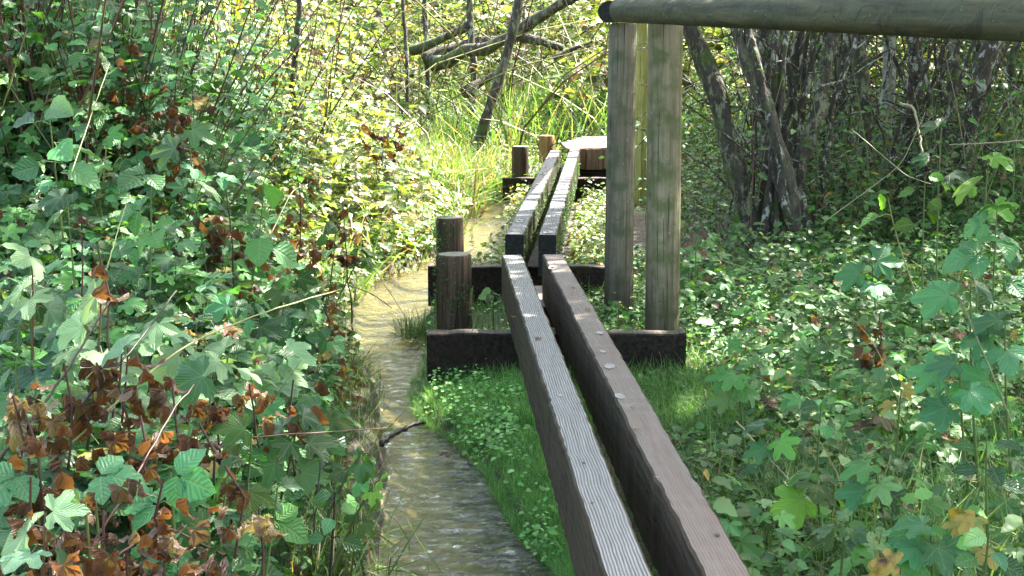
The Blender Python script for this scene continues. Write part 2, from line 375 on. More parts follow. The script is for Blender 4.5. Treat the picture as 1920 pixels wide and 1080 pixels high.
def rail_mat():
    m, nt, N = newmat('rail_wood'); L = nt.links.new
    v1 = vec_(nt, None); v = vec_(nt, None, (1, 1, .10)); vr = vec_(nt, None, (1, 1, .7))
    n1 = noise_(nt, v, 30, 6, .6); n2 = noise_(nt, v1, 5, 4, .6); n3 = noise_(nt, vr, 9, 6, .68, 1.0); n4 = noise_(nt, v1, 60, 3)
    c = ramp_(nt, n1, [(.3, (.022, .020, .010)), (.7, (.095, .088, .045))])
    c = mix_(nt, map_(nt, n2, .5, .65, 0, .7), c, (.05, .06, .035))
    c = mix_(nt, map_(nt, n3, .54, .60, 0, .85), c, (.028, .03, .018))
    c = mix_(nt, map_(nt, n4, .68, .75, 0, .6), c, (.3, .3, .24))
    P = N('ShaderNodeBsdfPrincipled'); L(c, P.inputs['Base Color']); setin(P, Roughness=.72); P.inputs['Specular IOR Level'].default_value = .25
    bn = bump_(nt, n3, .8, .014); bn = bump_(nt, n1, .5, .006, bn); L(bn, P.inputs['Normal'])
    out = N('ShaderNodeOutputMaterial'); L(P.outputs[0], out.inputs[0]); return m
M['rail'] = rail_mat()
def plain(name, c, rough=.6, metal=0.):
    m, nt, N = newmat(name); L = nt.links.new
    n1 = noise_(nt, vec_(nt, None), 60, 3); cc = ramp_(nt, n1, [(.3, tuple(x * .75 for x in c)), (.7, tuple(min(1, x * 1.2) for x in c))])
    P = N('ShaderNodeBsdfPrincipled'); L(cc, P.inputs['Base Color']); setin(P, Roughness=rough, Metallic=metal)
    out = N('ShaderNodeOutputMaterial'); L(P.outputs[0], out.inputs[0]); return m
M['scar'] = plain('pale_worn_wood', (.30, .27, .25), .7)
M['rust'] = plain('rusty_iron', (.12, .06, .035), .7, .5)
M['hole'] = plain('dark_knot', (.06, .045, .036), .8)

def ground_mat():
    m, nt, N = newmat('wet_soil'); L = nt.links.new
    v = vec_(nt, None); n1 = noise_(nt, v, 3, 6, .6); n2 = noise_(nt, v, 40, 5, .65)
    c = ramp_(nt, n1, [(.3, (.018, .014, .009)), (.6, (.05, .038, .022)), (.8, (.035, .045, .015))])
    vo = N('ShaderNodeTexVoronoi'); vo.inputs['Scale'].default_value = 38; L(v, vo.inputs['Vector'])
    c = mix_(nt, map_(nt, n2, .55, .62, 0, .8), c, (.12, .085, .045))
    geo = N('ShaderNodeNewGeometry'); s = N('ShaderNodeSeparateXYZ'); L(geo.outputs['Position'], s.inputs[0])
    bed = ramp_(nt, noise_(nt, v, 7, 5, .65), [(.3, (.22, .20, .08)), (.5, (.40, .36, .16)), (.7, (.52, .47, .26))])
    bed = mix_(nt, map_(nt, noise_(nt, v, 2.2, 3), .54, .66, 0, .6), bed, (.09, .08, .04))
    ta = N('ShaderNodeAttribute', attribute_name='tint'); ts = N('ShaderNodeSeparateXYZ'); L(ta.outputs['Vector'], ts.inputs[0])
    bed = mix_(nt, map_(nt, math_(nt, 'ADD', ts.outputs[0], math_(nt, 'MULTIPLY', math_(nt, 'SUBTRACT', noise_(nt, v, 9, 5, .6), .5), .9)), .4, .62), bed, (.018, .016, .010))
    c = mix_(nt, map_(nt, s.outputs[2], -.004, .008, 1, 0), c, bed)
    P = N('ShaderNodeBsdfPrincipled'); L(c, P.inputs['Base Color']); setin(P, Roughness=.8)
    L(bump_(nt, n2, .8, .02), P.inputs['Normal'])
    out = N('ShaderNodeOutputMaterial'); L(P.outputs[0], out.inputs[0]); return m
M['ground'] = ground_mat()
def water_mat():
    m, nt, N = newmat('stream_water'); L = nt.links.new
    v = vec_(nt, None, (.8, 1.1, 1)); n1 = noise_(nt, v, 17, 5, .68, 1.2); n2 = noise_(nt, vec_(nt, None, (.8, 1.1, 1)), 48, 3, .6, .6)
    bn = bump_(nt, n1, 1.0, .055); bn = bump_(nt, n2, 1., .009, bn)
    fr = N('ShaderNodeFresnel'); fr.inputs[0].default_value = 1.34; L(bn, fr.inputs['Normal'])
    g = N('ShaderNodeBsdfGlossy'); g.inputs['Roughness'].default_value = .015; L(bn, g.inputs['Normal'])
    t = N('ShaderNodeBsdfTransparent'); t.inputs[0].default_value = (.92, .89, .68, 1)
    mx = N('ShaderNodeMixShader'); L(map_(nt, fr.outputs[0], .04, .20, .03, 1), mx.inputs[0]); L(t.outputs[0], mx.inputs[1]); L(g.outputs[0], mx.inputs[2])
    out = N('ShaderNodeOutputMaterial'); L(mx.outputs[0], out.inputs[0]); return m
M['water'] = water_mat()

# ---------------------------------------------------------------- terrain
LE = [(690, 1080), (712, 990), (722, 900), (712, 830), (705, 760), (690, 700), (640, 655), (628, 610), (640, 570), (690, 530), (760, 505), (815, 480), (850, 440), (868, 410), (872, 385), (868, 370)]
RE = [(1075, 1080), (1000, 1010), (962, 950), (930, 890), (870, 830), (800, 785), (785, 740), (792, 700), (800, 650), (800, 600), (860, 540), (925, 505), (950, 470), (956, 420), (955, 390), (925, 370)]
le = sorted([(at(x, y, 0).y, at(x, y, 0).x) for x, y in LE]); re_ = sorted([(at(x, y, 0).y, at(x, y, 0).x) for x, y in RE])
le = [(-4, -.15), (2.5, -.30)] + le + [(17.5, -.95), (21, -1.6), (40, -5)]; re_ = [(-4, 1.1), (2.5, .45)] + re_ + [(17.5, -.5), (21, -1.1), (40, -4.3)]
ly, lx = np.array(le).T; ry, rx = np.array(re_).T
def chan(x, y):
    return np.maximum(np.interp(y, ly, lx) - x, x - np.interp(y, ry, rx))       # > 0 outside the stream
def vn(x, y, s, seed=0):                # smooth value noise, vectorised
    x = np.asarray(x) * s + seed * 17.3; y = np.asarray(y) * s + seed * 5.7
    xi, yi = np.floor(x), np.floor(y); fx, fy = x - xi, y - yi
    h = lambda a, b: np.modf(np.abs(np.sin(a * 127.1 + b * 311.7) * 43758.5453))[0]
    fx = fx * fx * (3 - 2 * fx); fy = fy * fy * (3 - 2 * fy)
    return (h(xi, yi) * (1 - fx) + h(xi + 1, yi) * fx) * (1 - fy) + (h(xi, yi + 1) * (1 - fx) + h(xi + 1, yi + 1) * fx) * fy
def gz(x, y):
    x = np.asarray(x, float); y = np.asarray(y, float); d = chan(x, y)
    left = x < (np.interp(y, ly, lx) + np.interp(y, ry, rx)) / 2
    sm = lambda t: np.clip(t, 0, 1) ** 2 * (3 - 2 * np.clip(t, 0, 1))
    out_l = .03 + .22 * sm(d / 1.3) + .25 * sm((d - 1) / 4) + .05 * vn(x, y, 2.5) + .025 * vn(x, y, 9, 3)
    out_r = .018 + .02 * sm(d / .5) + .10 * sm((d - 1.4) / 3) + .03 * vn(x, y, 2.5, 1) + .02 * vn(x, y, 9, 3)
    far = .35 * sm((y - 16) / 12)
    ins = -.022 - .065 * sm(-d / .18) + .014 * vn(x, y, 6, 5)
    z = np.where(d > 0, np.where(left, out_l, out_r) * sm(d / .04 + .4) + far * sm(d / 2), ins)
    return z
def axis_pts(a, b, fine_a, fine_b, step, grow=1.25):
    p = list(np.arange(fine_a, fine_b, step)); s = step
    while p[-1] < b: s *= grow; p.append(min(b, p[-1] + s))
    s = step
    while p[0] > a: s *= grow; p.insert(0, max(a, p[0] - s))
    return np.array(p)
def grid_mesh(name, xs, ys, zf, mat, smooth=True, tf=None):
    X, Y = np.meshgrid(xs, ys); Z = zf(X, Y); n, m_ = len(xs), len(ys)
    i = np.arange(n - 1)[None, :] + np.arange(m_ - 1)[:, None] * n
    F4 = np.stack([i, i + 1, i + n + 1, i + n], -1).reshape(-1)
    a = Acc(); V = np.stack([X.ravel(), Y.ravel(), Z.ravel()], 1)
    a.raw(V, F4, np.full((n - 1) * (m_ - 1), 4), V[:, :2], np.stack([tf(V[:, 0], V[:, 1]) if tf else np.zeros(len(V)), np.zeros(len(V)), np.zeros(len(V))], 1), 0, smooth)
    return a.build(name, [mat])
g = grid_mesh('ground', axis_pts(-120, 120, -4, 4.5, .035), axis_pts(-60, 160, 2.2, 16, .04), gz, M['ground'], tf=lambda x, y: np.clip(1 - (np.interp(y, ry, rx) - x) / .38, 0, 1) * .9 * np.clip((6.6 - y) / 1.2, 0, 1))
tag(g, kind='structure')
def wz(x, y):
    s = vn(x, y, 2.2, 11); return (.010 * (vn(x + .35 * vn(x, y, 4, 3), y, 13, 2) - .5) + .006 * (vn(x, y + .2 * vn(x, y, 6, 9), 27, 7) - .5)) * (.35 + .9 * s) - .002
wt = grid_mesh('stream_water', np.arange(-2.2, 1.2, .014), np.arange(0, 20, .016), lambda x, y: wz(x, y) + np.where(chan(x, y) > .25, -.12, 0), M['water'])
tag(wt, kind='structure')

# ---------------------------------------------------------------- timber
def timber(name, p0, p1, w, hgt, mats, label, cat, group=None, top_marks=None, jit=.0012, seg=.045):
    """sawn beam: top centre line from p0 to p1; local Y runs along it; mats = top, side, end"""
    p0, p1 = Vector(p0), Vector(p1); Lg = (p1 - p0).length
    r = np.random.default_rng(abs(hash(label)) % 1000 if False else len(label) * 7)
    n = max(2, int(Lg / seg)); b = .006
    prof = [(-w / 2 + b, 0), (w / 2 - b, 0), (w / 2, -b), (w / 2, -hgt * .35), (w / 2, -hgt * .7), (w / 2, -hgt + b), (w / 2 - b, -hgt), (-w / 2 + b, -hgt), (-w / 2, -hgt + b), (-w / 2, -hgt * .7), (-w / 2, -hgt * .35), (-w / 2, -b)]
    k = len(prof); V = []; fl = []; sz = []; mi = []
    for i in range(n + 1):
        ox, oz = (r.normal(0, jit), r.normal(0, jit * .6))
        for (x, z) in prof: V.append((x + ox + r.normal(0, jit * .35), i / n * Lg, z + oz + r.normal(0, jit * .25)))
    for i in range(n):
        for j in range(k):
            q = (j + 1) % k
            fl += [i * k + j, i * k + q, (i + 1) * k + q, (i + 1) * k + j]; sz.append(4); mi.append(0 if j in (0,) else 1)
    fl += list(range(k))[::-1]; sz.append(k); mi.append(2)
    fl += [n * k + j for j in range(k)]; sz.append(k); mi.append(2)
    V = np.array(V)
    me = bpy.data.meshes.new(name)
    faces = []; o = 0
    for s_ in sz: faces.append(fl[o:o + s_]); o += s_
    # worn marks on the upper face lie in the same mesh
    vv = [tuple(x) for x in V]
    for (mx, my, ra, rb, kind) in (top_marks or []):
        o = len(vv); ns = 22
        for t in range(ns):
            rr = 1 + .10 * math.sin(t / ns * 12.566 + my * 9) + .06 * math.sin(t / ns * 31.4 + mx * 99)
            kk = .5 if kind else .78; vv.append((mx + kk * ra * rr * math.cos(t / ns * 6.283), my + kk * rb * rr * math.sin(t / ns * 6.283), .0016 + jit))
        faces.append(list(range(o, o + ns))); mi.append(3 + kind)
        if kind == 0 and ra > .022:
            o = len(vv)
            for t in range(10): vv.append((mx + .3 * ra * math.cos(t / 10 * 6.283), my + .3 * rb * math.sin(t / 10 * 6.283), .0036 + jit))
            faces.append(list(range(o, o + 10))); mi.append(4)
    me.from_pydata(vv, [], faces); me.validate()
    for m_ in (*mats, M['scar'], M['hole']): me.materials.append(m_)
    me.polygons.foreach_set('material_index', mi[:len(me.polygons)])
    o = bpy.data.objects.new(name, me); col.objects.link(o)
    d = (p1 - p0).normalized(); X = d.cross(Vector((0, 0, 1))).normalized(); Z = X.cross(d)
    o.matrix_world = Matrix.Translation(p0) @ Matrix((X, d, Z)).transposed().to_4x4()
    return tag(o, label, cat, group)

ZB, ZS = .50, .275          # top of the beams, top of the sleepers
def mid(a, b): return (a + b) / 2
def beam_line(l0, r0, l1, r1, z, ext0=0, ext1=0):
    A = mid(at(*l0, z), at(*r0, z)); B = mid(at(*l1, z), at(*r1, z)); d = (B - A).normalized()
    return A - d * ext0, B + d * ext1
bl = beam_line((1134, 1080), (1225, 1080), (941, 478), (980, 478), ZB, .9, 0)
br = beam_line((1322, 1080), (1411, 1080), (1017.6, 477), (1054.6, 477), ZB, .9, 0)
fl_ = beam_line((945, 440), (984, 440), (1031, 281), (1052, 282.5), ZB, 0, 0)
fr_ = beam_line((1008, 440), (1044.5, 440), (1066, 277), (1091, 277), ZB, 0, 0)
def marks(pxs, line, z=ZB):
    out = []; A, B = line; d = (B - A).normalized(); X = d.cross(Vector((0, 0, 1))).normalized()
    for (px, py, ra, rb, kind) in pxs:
        q = at(px, py, z) - A; out.append((q.dot(X), q.dot(d), ra, rb, kind))
    return out
timber('timber_beam', *bl, .097, .225, (M['top_grey'], M['side_brown'], M['end_black']),
       'silvery grey beam with deep ridged grain, running beside the green mossy bank', 'beam', 'long timber beams of the footbridge',
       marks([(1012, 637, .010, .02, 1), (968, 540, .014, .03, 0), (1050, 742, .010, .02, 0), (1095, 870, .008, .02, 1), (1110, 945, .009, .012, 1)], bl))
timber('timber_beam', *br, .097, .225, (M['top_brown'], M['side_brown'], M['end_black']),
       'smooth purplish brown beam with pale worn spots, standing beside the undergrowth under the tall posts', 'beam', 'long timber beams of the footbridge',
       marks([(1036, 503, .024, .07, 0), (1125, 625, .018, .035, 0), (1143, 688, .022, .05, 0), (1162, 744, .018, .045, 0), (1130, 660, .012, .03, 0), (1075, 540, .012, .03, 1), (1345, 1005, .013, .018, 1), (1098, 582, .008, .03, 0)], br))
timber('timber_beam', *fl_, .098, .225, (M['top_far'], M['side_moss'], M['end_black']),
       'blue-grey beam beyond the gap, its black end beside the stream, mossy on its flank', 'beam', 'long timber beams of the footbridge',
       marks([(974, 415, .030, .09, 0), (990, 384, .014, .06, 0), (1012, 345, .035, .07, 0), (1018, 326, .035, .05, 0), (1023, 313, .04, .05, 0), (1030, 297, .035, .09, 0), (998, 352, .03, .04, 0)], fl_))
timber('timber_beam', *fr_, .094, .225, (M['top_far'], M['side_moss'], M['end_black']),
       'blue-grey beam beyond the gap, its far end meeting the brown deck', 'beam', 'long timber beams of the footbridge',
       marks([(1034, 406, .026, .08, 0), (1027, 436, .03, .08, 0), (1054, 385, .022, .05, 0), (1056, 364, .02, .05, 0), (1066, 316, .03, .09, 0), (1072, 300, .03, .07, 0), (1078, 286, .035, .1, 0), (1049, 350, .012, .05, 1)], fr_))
# sleepers across the wet ground
def sleeper(pl, pr, label, depth=.10):
    A, B = at(*pl, ZS), at(*pr, ZS); d = (B - A).normalized(); nrm = Vector((-d.y, d.x, 0)) * (depth / 2)
    return timber('timber_sleeper', A + nrm, B + nrm, depth, .225, (M['sleeper_top'], M['sleeper'], M['sleeper']), label, 'sleeper', 'sleepers laid across under the beams', jit=.003)
sleeper((800, 626), (1287, 626), 'black damp sleeper under the near beams, its cut end over the grassy bank')
s2 = sleeper((802, 500), (1188, 500), 'dark green-stained sleeper under the gap between near and far beams')
s3 = sleeper((942, 334), (1200, 334), 'farthest black sleeper, carrying the far beams just before the brown deck')
# wider packing boards between the beams
A = at(1000, 577, ZS + .004); B = at(1062, 577, ZS + .004)
timber('packing_board', A + Vector((0, .33, 0)), B + Vector((0, .33, 0)), .62, .10, (M['top_brown'], M['sleeper'], M['sleeper']), 'short wide reddish board wedged between the near beams behind the first sleeper', 'board')
A = at(1044, 322, ZS + .004); B = at(1068, 322, ZS + .004)
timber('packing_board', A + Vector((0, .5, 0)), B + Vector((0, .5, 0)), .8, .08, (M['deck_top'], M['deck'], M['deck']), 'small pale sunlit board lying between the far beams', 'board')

# round posts
def round_post(name, base, top, r0, r1, mats, parent=None, label=None, cat=None, group=None, lean=0, bands=10, sides=28, capr=.012):
    base, top = Vector(base), Vector(top); ax = (top - base); Lg = ax.length
    r = np.random.default_rng(int(abs(base.x * 991 + base.y * 77)) % 999)
    ph = r.uniform(0, 6, 3); V = []; rings = []
    for i in range(bands + 1): rings.append((i / bands * (Lg - capr), 1.0))
    rings += [(Lg - capr * .3, .965), (Lg, .90)]
    for (h, k) in rings:
        t = h / Lg; R = (r0 + (r1 - r0) * t) * k
        for j in range(sides):
            th = j / sides * 2 * math.pi
            rr = R * (1 + .02 * math.sin(2 * th + ph[0] + t) + .015 * math.sin(5 * th + ph[1] + 3 * t) + r.normal(0, .004))
            V.append((rr * math.cos(th), rr * math.sin(th), h))
    n = len(rings); fl = []; mi = []
    for i in range(n - 1):
        for j in range(sides): q = (j + 1) % sides; fl.append([i * sides + j, i * sides + q, (i + 1) * sides + q, (i + 1) * sides + j]); mi.append(0)
    fl.append([(n - 1) * sides + j for j in range(sides)]); mi.append(1); fl.append(list(range(sides))[::-1]); mi.append(1)
    me = bpy.data.meshes.new(name); me.from_pydata(V, [], fl)
    for m_ in mats: me.materials.append(m_)
    me.polygons.foreach_set('material_index', mi)
    me.polygons.foreach_set('use_smooth', [i < (n - 3) * sides for i in range(len(fl))])
    o = bpy.data.objects.new(name, me); col.objects.link(o)
    q = ax.to_track_quat('Z', 'Y')
    loc = base - (parent.location if parent else Vector((0, 0, 0)))
    o.location = loc; o.rotation_mode = 'QUATERNION'; o.rotation_quaternion = q
    if parent: o.parent = parent
    return tag(o, label, cat, group)
def post_at(px, d, z0, z1, r, mats, name='stub_post', leanpx=0, **k):
    x = (px - 960) / F * d; y = (d - (H - (z0 + z1) / 2) * SP) / CP
    return round_post(name, (x, y, z0), (x + leanpx, y, z1), r, r * .97, mats, **k)
post_at(852, 7.10, -.05, H - (473 - 57) / 2940 * 7.10 + .0, .082, (M['stub'], M['end']), label='low brown cut-off post behind the nearest sleeper, moss on its edges', cat='post', group='low cut-off posts')
post_at(844, 8.15, -.1, H - (405 - 57) / 2940 * 8.15, .075, (M['stub'], M['sleeper_top']), label='dark low post with a mossy top, half hidden behind the nearest stub', cat='post', group='low cut-off posts')
post_at(975.5, 13.9, -.1, H - (273 - 57) / 2940 * 13.9, .077, (M['stub'], M['end']), label='dark brown low post rising from the far sleeper beside the stream', cat='post', group='low cut-off posts')
post_at(1025, 14.7, -.1, H - (253 - 57) / 2940 * 14.7, .077, (M['stub_sunlit'], M['deck_top']), label='golden sunlit low post behind the far end of the beams', cat='post', group='low cut-off posts')

# railing with the round rail over the front post
def rail(p0, p1, r0, r1, parent, mats, name='rail', bands=26):
    o = round_post(name, p0, p1, r0, r1, mats, parent=parent, bands=bands, sides=36, capr=.02)
    return o
def xyd(px, d, z): return Vector(((px - 960) / F * d, (d - (H - z) * SP) / CP, z))
fp = xyd(1243, 7.08, .06)
rail1 = empty('handrail', fp, 'thick greenish round handrail on a stout tall post, crossing above the undergrowth', 'handrail')
round_post('post', fp - Vector((0.004, 0, .15)), xyd(1248, 7.08, 1.62), .079, .080, (M['post'], M['end']), parent=rail1)
pa, pb = atd(1163, 19, 6.98), atd(2350, 47, 3.35)
rail(pa, pb, .054, .060, rail1, (M['rail'], M['rail']))
endp = pa + (pb - pa) * .97
round_post('post', (endp.x, endp.y, -.1), (endp.x, endp.y, endp.z - .02), .079, .078, (M['post'], M['end']), parent=rail1)
bp = xyd(1160, 8.05, .05)
rail2 = empty('handrail', bp, 'black-ended handrail running away from the slimmer tall post to a sunlit yellowish far post', 'handrail')
round_post('post', bp - Vector((0.004, 0, .15)), xyd(1168, 8.05, 1.60), .073, .072, (M['post_brown'], M['end']), parent=rail2)
fpz = xyd(1200, 13.6, 0)
yp = round_post('post', fpz - Vector((0, 0, .1)), xyd(1204, 13.6, 1.63), .078, .078, (M['post_sunlit'], M['end']), parent=rail2)
yp['label'] = 'yellow sunlit far post'
qa, qb = atd(1141, 22, 7.75), xyd(1196, 13.75, 1.70)
o = rail(qa, qb, .054, .052, rail2, (M['rail'], M['end_black']))
bo = Acc(); c = bp + Vector((-.0, -.085, .12)); bo.tube([c, c + Vector((0, -.02, 0))], [.016, .016], 8, mat=0, cap=True); bo.tube([c + Vector((0, -.0, 0)), c + Vector((0, -.006, 0))], [.028, .028], 14, mat=0, cap=True)
bo.build('bolt', [M['rust']], rail2, bp)

# far deck
def box(a, lo, hi, mat=0):
    x0, y0, z0 = lo; x1, y1, z1 = hi
    V = [(x0, y0, z0), (x1, y0, z0), (x1, y1, z0), (x0, y1, z0), (x0, y0, z1), (x1, y0, z1), (x1, y1, z1), (x0, y1, z1)]
    fl = [0, 3, 2, 1, 4, 5, 6, 7, 0, 1, 5, 4, 1, 2, 6, 5, 2, 3, 7, 6, 3, 0, 4, 7]
    a.raw(V, fl, [4] * 6, np.zeros((8, 2)), np.zeros((8, 3)), mat, False)
dk = empty('boardwalk_deck', xyd(1100, 14.15, 0), 'raised brown board deck with a pale sunlit top beyond the far beams', 'deck')
dz = H - (279 - 57) / 2940 * 14.1; W = 1.0
dy0 = 14.15 / CP - .16; x0 = (1064 - 960) / F * 14.15
for i in range(8):
    a = Acc(); box(a, (max(0, i * .2 - .5) * .38 + .012 * (i % 3), .20 * i + (.0 if i else 0), dz - .028), (W, .20 * i + .188, dz)); ob = a.build('board', [M['deck_top']]); ob.parent = dk; ob.location = Vector((x0, dy0, 0)) - dk.location; ob.rotation_euler.z = .10
for i in range(6):
    a = Acc(); box(a, (.166 * i, -.030, dz - .19 - .006 * (i % 2)), (.166 * i + .16, -.003, dz - .004 - .003 * (i % 3))); ob = a.build('fascia_board', [M['deck']]); ob.parent = dk; ob.location = Vector((x0, dy0, 0)) - dk.location; ob.rotation_euler.z = .10
a = Acc(); box(a, (0.02, .0, dz - .30), (W, .08, dz - .032)); 
ob = a.build('joist', [M['sleeper']]); ob.parent = dk; ob.location = Vector((x0, dy0, 0)) - dk.location; ob.rotation_euler.z = .10
# ---------------------------------------------------------------- vegetation tools
def ledge(y): return np.interp(y, ly, lx)
def redge(y): return np.interp(y, ry, rx)
bA, bB = br; lA, lB = bl
def beam_right(y):                       # x of the beams' outer side
    y = np.asarray(y, float)
    n_ = bA.x + (bB.x - bA.x) * (y - bA.y) / (bB.y - bA.y) + .06
    f_ = fr_[0].x + (fr_[1].x - fr_[0].x) * (y - fr_[0].y) / (fr_[1].y - fr_[0].y) + .06
    return np.where(y < bB.y + .1, n_, np.where(y < fr_[1].y, f_, -9))
def beam_left(y):
    y = np.asarray(y, float)
    n_ = lA.x + (lB.x - lA.x) * (y - lA.y) / (lB.y - lA.y) - .06
    f_ = fl_[0].x + (fl_[1].x - fl_[0].x) * (y - fl_[0].y) / (fl_[1].y - fl_[0].y) - .06
    return np.where(y < bB.y + .1, n_, np.where(y < fl_[1].y, f_, 9))
def clear_of_timber(x, y, m=.03):
    return ~((x > beam_left(y) - m) & (x < beam_right(y) + m))
def on_sleeper(x, y, m=.02):
    r = np.zeros(np.shape(x), bool)
    for (a_, b_, py) in ((800, 1287, 626), (802, 1188, 500), (942, 1200, 334)):
        A_, B_ = at(a_, py, ZS), at(b_, py, ZS); r |= (x > A_.x - m) & (x < B_.x + m) & (y > A_.y - m) & (y < A_.y + .1 + m)
    return r
def pick(n, ylo, yhi, xlo, xhi, power=1.0):
    """n points of the ground, denser towards the viewer when power > 1; xlo and xhi may be functions of y"""
    t = rng.random(n) ** power; y = ylo + (yhi - ylo) * t
    lo = xlo(y) if callable(xlo) else np.full(n, xlo); hi = xhi(y) if callable(xhi) else np.full(n, xhi)
    x = lo + (hi - lo) * rng.random(n); k = (hi > lo); k &= (((x - 1.62) / .55) ** 2 + ((y - 10.5) / 1.2) ** 2 > 1) | (rng.random(n) < .2)
    return x[k], y[k]
VL = lambda y: -.345 * y - .55
VR = lambda y: .345 * y + .55

def stalk_tmpl(r=.006, n=4, bend=.1, seed=0):
    a = Acc(); q = random.Random(seed); pts = [(bend * (i / n) ** 2, q.uniform(-.01, .01), i / n) for i in range(n + 1)]
    a.tube(pts, [r * (1 - .55 * i / n) for i in range(n + 1)], 3)
    return (np.concatenate(a.v), np.concatenate(a.lv), np.concatenate(a.ls), np.concatenate(a.uv))
STALK = [stalk_tmpl(.005, 5, .14, 1), stalk_tmpl(.0035, 5, .3, 2)]
def axes(n, lean):
    az = U(0, 6.283, n); l = np.abs(rng.normal(0, lean, n))
    A = np.stack([np.sin(l) * np.cos(az), np.sin(l) * np.sin(az), np.cos(l)], 1)
    X = np.cross(np.array([0, 1., 0]), A); X /= np.linalg.norm(X, axis=1)[:, None]; Y = np.cross(A, X)
    # spin about own axis
    s = U(0, 6.283, n)[:, None]; X2 = X * np.cos(s) + Y * np.sin(s); Y2 = np.cross(A, X2)
    return A, np.stack([X2, Y2, A], axis=2)

def shoots(acc, x, y, h, tm, size, nodes, T, lean=.18, mat=0, pet=.5, face=(0, -.35), tilt=.35, stem=True, stemtint=.5, low=.15, up=1., z0=None, dead=None, droop=.1):
    """many leafy shoots at once: opposite leaves up a leaning stem"""
    n = len(x)
    if n == 0: return
    z = gz(x, y) if z0 is None else z0
    A, R = axes(n, lean); B = np.stack([x, y, z], 1)
    h = np.broadcast_to(h, (n,))
    if stem:
        k = rng.random(n) < .5
        tt = lambda m: np.stack([np.clip(rng.normal(stemtint, .12, m), 0, 1), np.zeros(m), U(0, 1, m)], 1)
        for kk, st in ((k, STALK[0]), (~k, STALK[1])): acc.leaves(st, B[kk], R[kk], h[kk], tt(kk.sum()), 1)
    ph = U(0, 6.283, n)
    for i in range(nodes):
        t = low + (1 - low) * (i + 1) / nodes
        bend = .09 * t * t
        P0 = B + A * (h * t)[:, None] + R[:, :, 0] * (bend * h)[:, None]
        for sgn in (0, math.pi):
            a = ph + i * 1.57 + sgn + rng.normal(0, .35, n)
            D = np.stack([np.cos(a), np.sin(a), rng.normal(.1 - droop, .25, n)], 1)
            sz = U(*size, n) * (1.15 - .45 * t)
            P = P0 + D * (sz * pet * (1.1 - .6 * t))[:, None]
            N = np.stack([rng.normal(face[0], tilt, n), rng.normal(face[1], tilt, n), np.full(n, up)], 1)
            RR = rots(D + np.array([0, 0, -.1]), N); TT = T(n)
            w = rng.integers(0, len(tm), n)
            if dead is not None:
                dm = rng.random(n) < dead; TT[dm, 1] = U(.3, 1, dm.sum()); w = np.where(dm & (rng.random(n) < .6), -1, w)
                q = w == -1
                if q.any():
                    Dd = np.stack([rng.normal(0, .3, q.sum()), rng.normal(0, .3, q.sum()), np.full(q.sum(), -1.)], 1)
                    Nd = rng.normal(0, 1, (q.sum(), 3)); Tq = TT[q]; Tq[:, 1] = U(.75, 1, q.sum())
                    acc.leaves(DEAD[int(rng.integers(0, 4))], P[q], rots(Dd, Nd), sz[q] * .8, Tq, mat)
            for j in range(len(tm)):
                q = w == j
                acc.leaves(tm[j], P[q], RR[q], sz[q], TT[q], mat)
def litter(acc, x, y, z, tm, size, T, mat=0, tilt=.5, face=(0, -.3), droop=0):
    n = len(x); w = rng.integers(0, len(tm), n); R = rand_rots(n, 1, tilt, (face[0], face[1], 0), droop); S = U(*size, n); TT = T(n)
    P = np.stack([x, y, z], 1)
    for j in range(len(tm)):
        q = w == j; acc.leaves(tm[j], P[q], R[q], S[q], TT[q], mat)
def blades(acc, x, y, h, T, mat=0, lean=.35, z0=None, tm=BLADES, thick=1.0):
    n = len(x); A, R = axes(n, lean); z = (gz(x, y) if z0 is None else z0) - .01; w = rng.integers(0, len(tm), n); TT = T(n)
    R = R.copy(); R[:, :, 0] *= thick; P = np.stack([x, y, z], 1); h = np.broadcast_to(h, (n,))
    for j in range(len(tm)):
        q = w == j; acc.leaves(tm[j], P[q], R[q], h[q], TT[q], mat)
def tt(h=(0, 1), dry=0, val=(0, 1), df=0.): return lambda n: tints(n, h, dry, val, df)
def stuff(acc, name, mats, label=None):
    o = acc.build(name, mats); tag(o, label, None, None, 'stuff'); return o

# ================================================================ uncounted growth
# --- near stream bank of brambles, left of the water
ycap = lambda x, y: H - (np.interp(y, [3, 3.6, 4.5, 5.2, 6.5, 7.2], [930, 760, 590, 480, 250, -200]) - 57) / 2940 * y
a = Acc()
x, y = pick(560, 3.0, 6.6, VL, lambda y: ledge(y) - .23 - .05 * (y > 5.5), .9)
d = ledge(y) - x; h = np.minimum(.22 + .75 * np.clip(d / .9, 0, 1) * U(.5, 1.1, len(x)), ycap(x, y) - gz(x, y) - .03)
h = np.where(y > 4.4, np.minimum(h, .10 + (ledge(y) - x) * .8), h)
shoots(a, x, y, np.maximum(h, .1), PALM + TRIO[:2] + OV[:1], (.06, .115), 6, tt(), lean=.3, dead=.11, face=(.1, -.45), tilt=.42)
x, y = pick(800, 3.0, 6.8, VL, lambda y: ledge(y) - .13 - .03 * (y > 5.5), .9)
h = np.minimum(U(.12, .55, len(x)) * (.4 + np.clip((ledge(y) - x) / .8, 0, 1)), ycap(x, y) - gz(x, y))
h = np.where(y > 4.4, np.minimum(h, .06 + (ledge(y) - x) * .7), h)
shoots(a, x, y, np.maximum(h, .06), OV + NET, (.025, .05), 5, tt(val=(0, .8)), lean=.3, dead=.05)
stuff(a, 'undergrowth', [M['broad'], M['stem']], 'tangle of teal green leaves and dry stems on the near stream bank')
a = Acc()
x, y = pick(9000, 3.0, 8.5, VL, lambda y: ledge(y) - .02, .9)
d = np.clip(ledge(y) - x, 0, 1); blades(a, x, y, U(.12, .42, len(x)) * (.45 + .5 * d), tt(val=(0, .9), df=.12), lean=.5)
stuff(a, 'grass', [M['grass']], 'thin grass under the brambles')
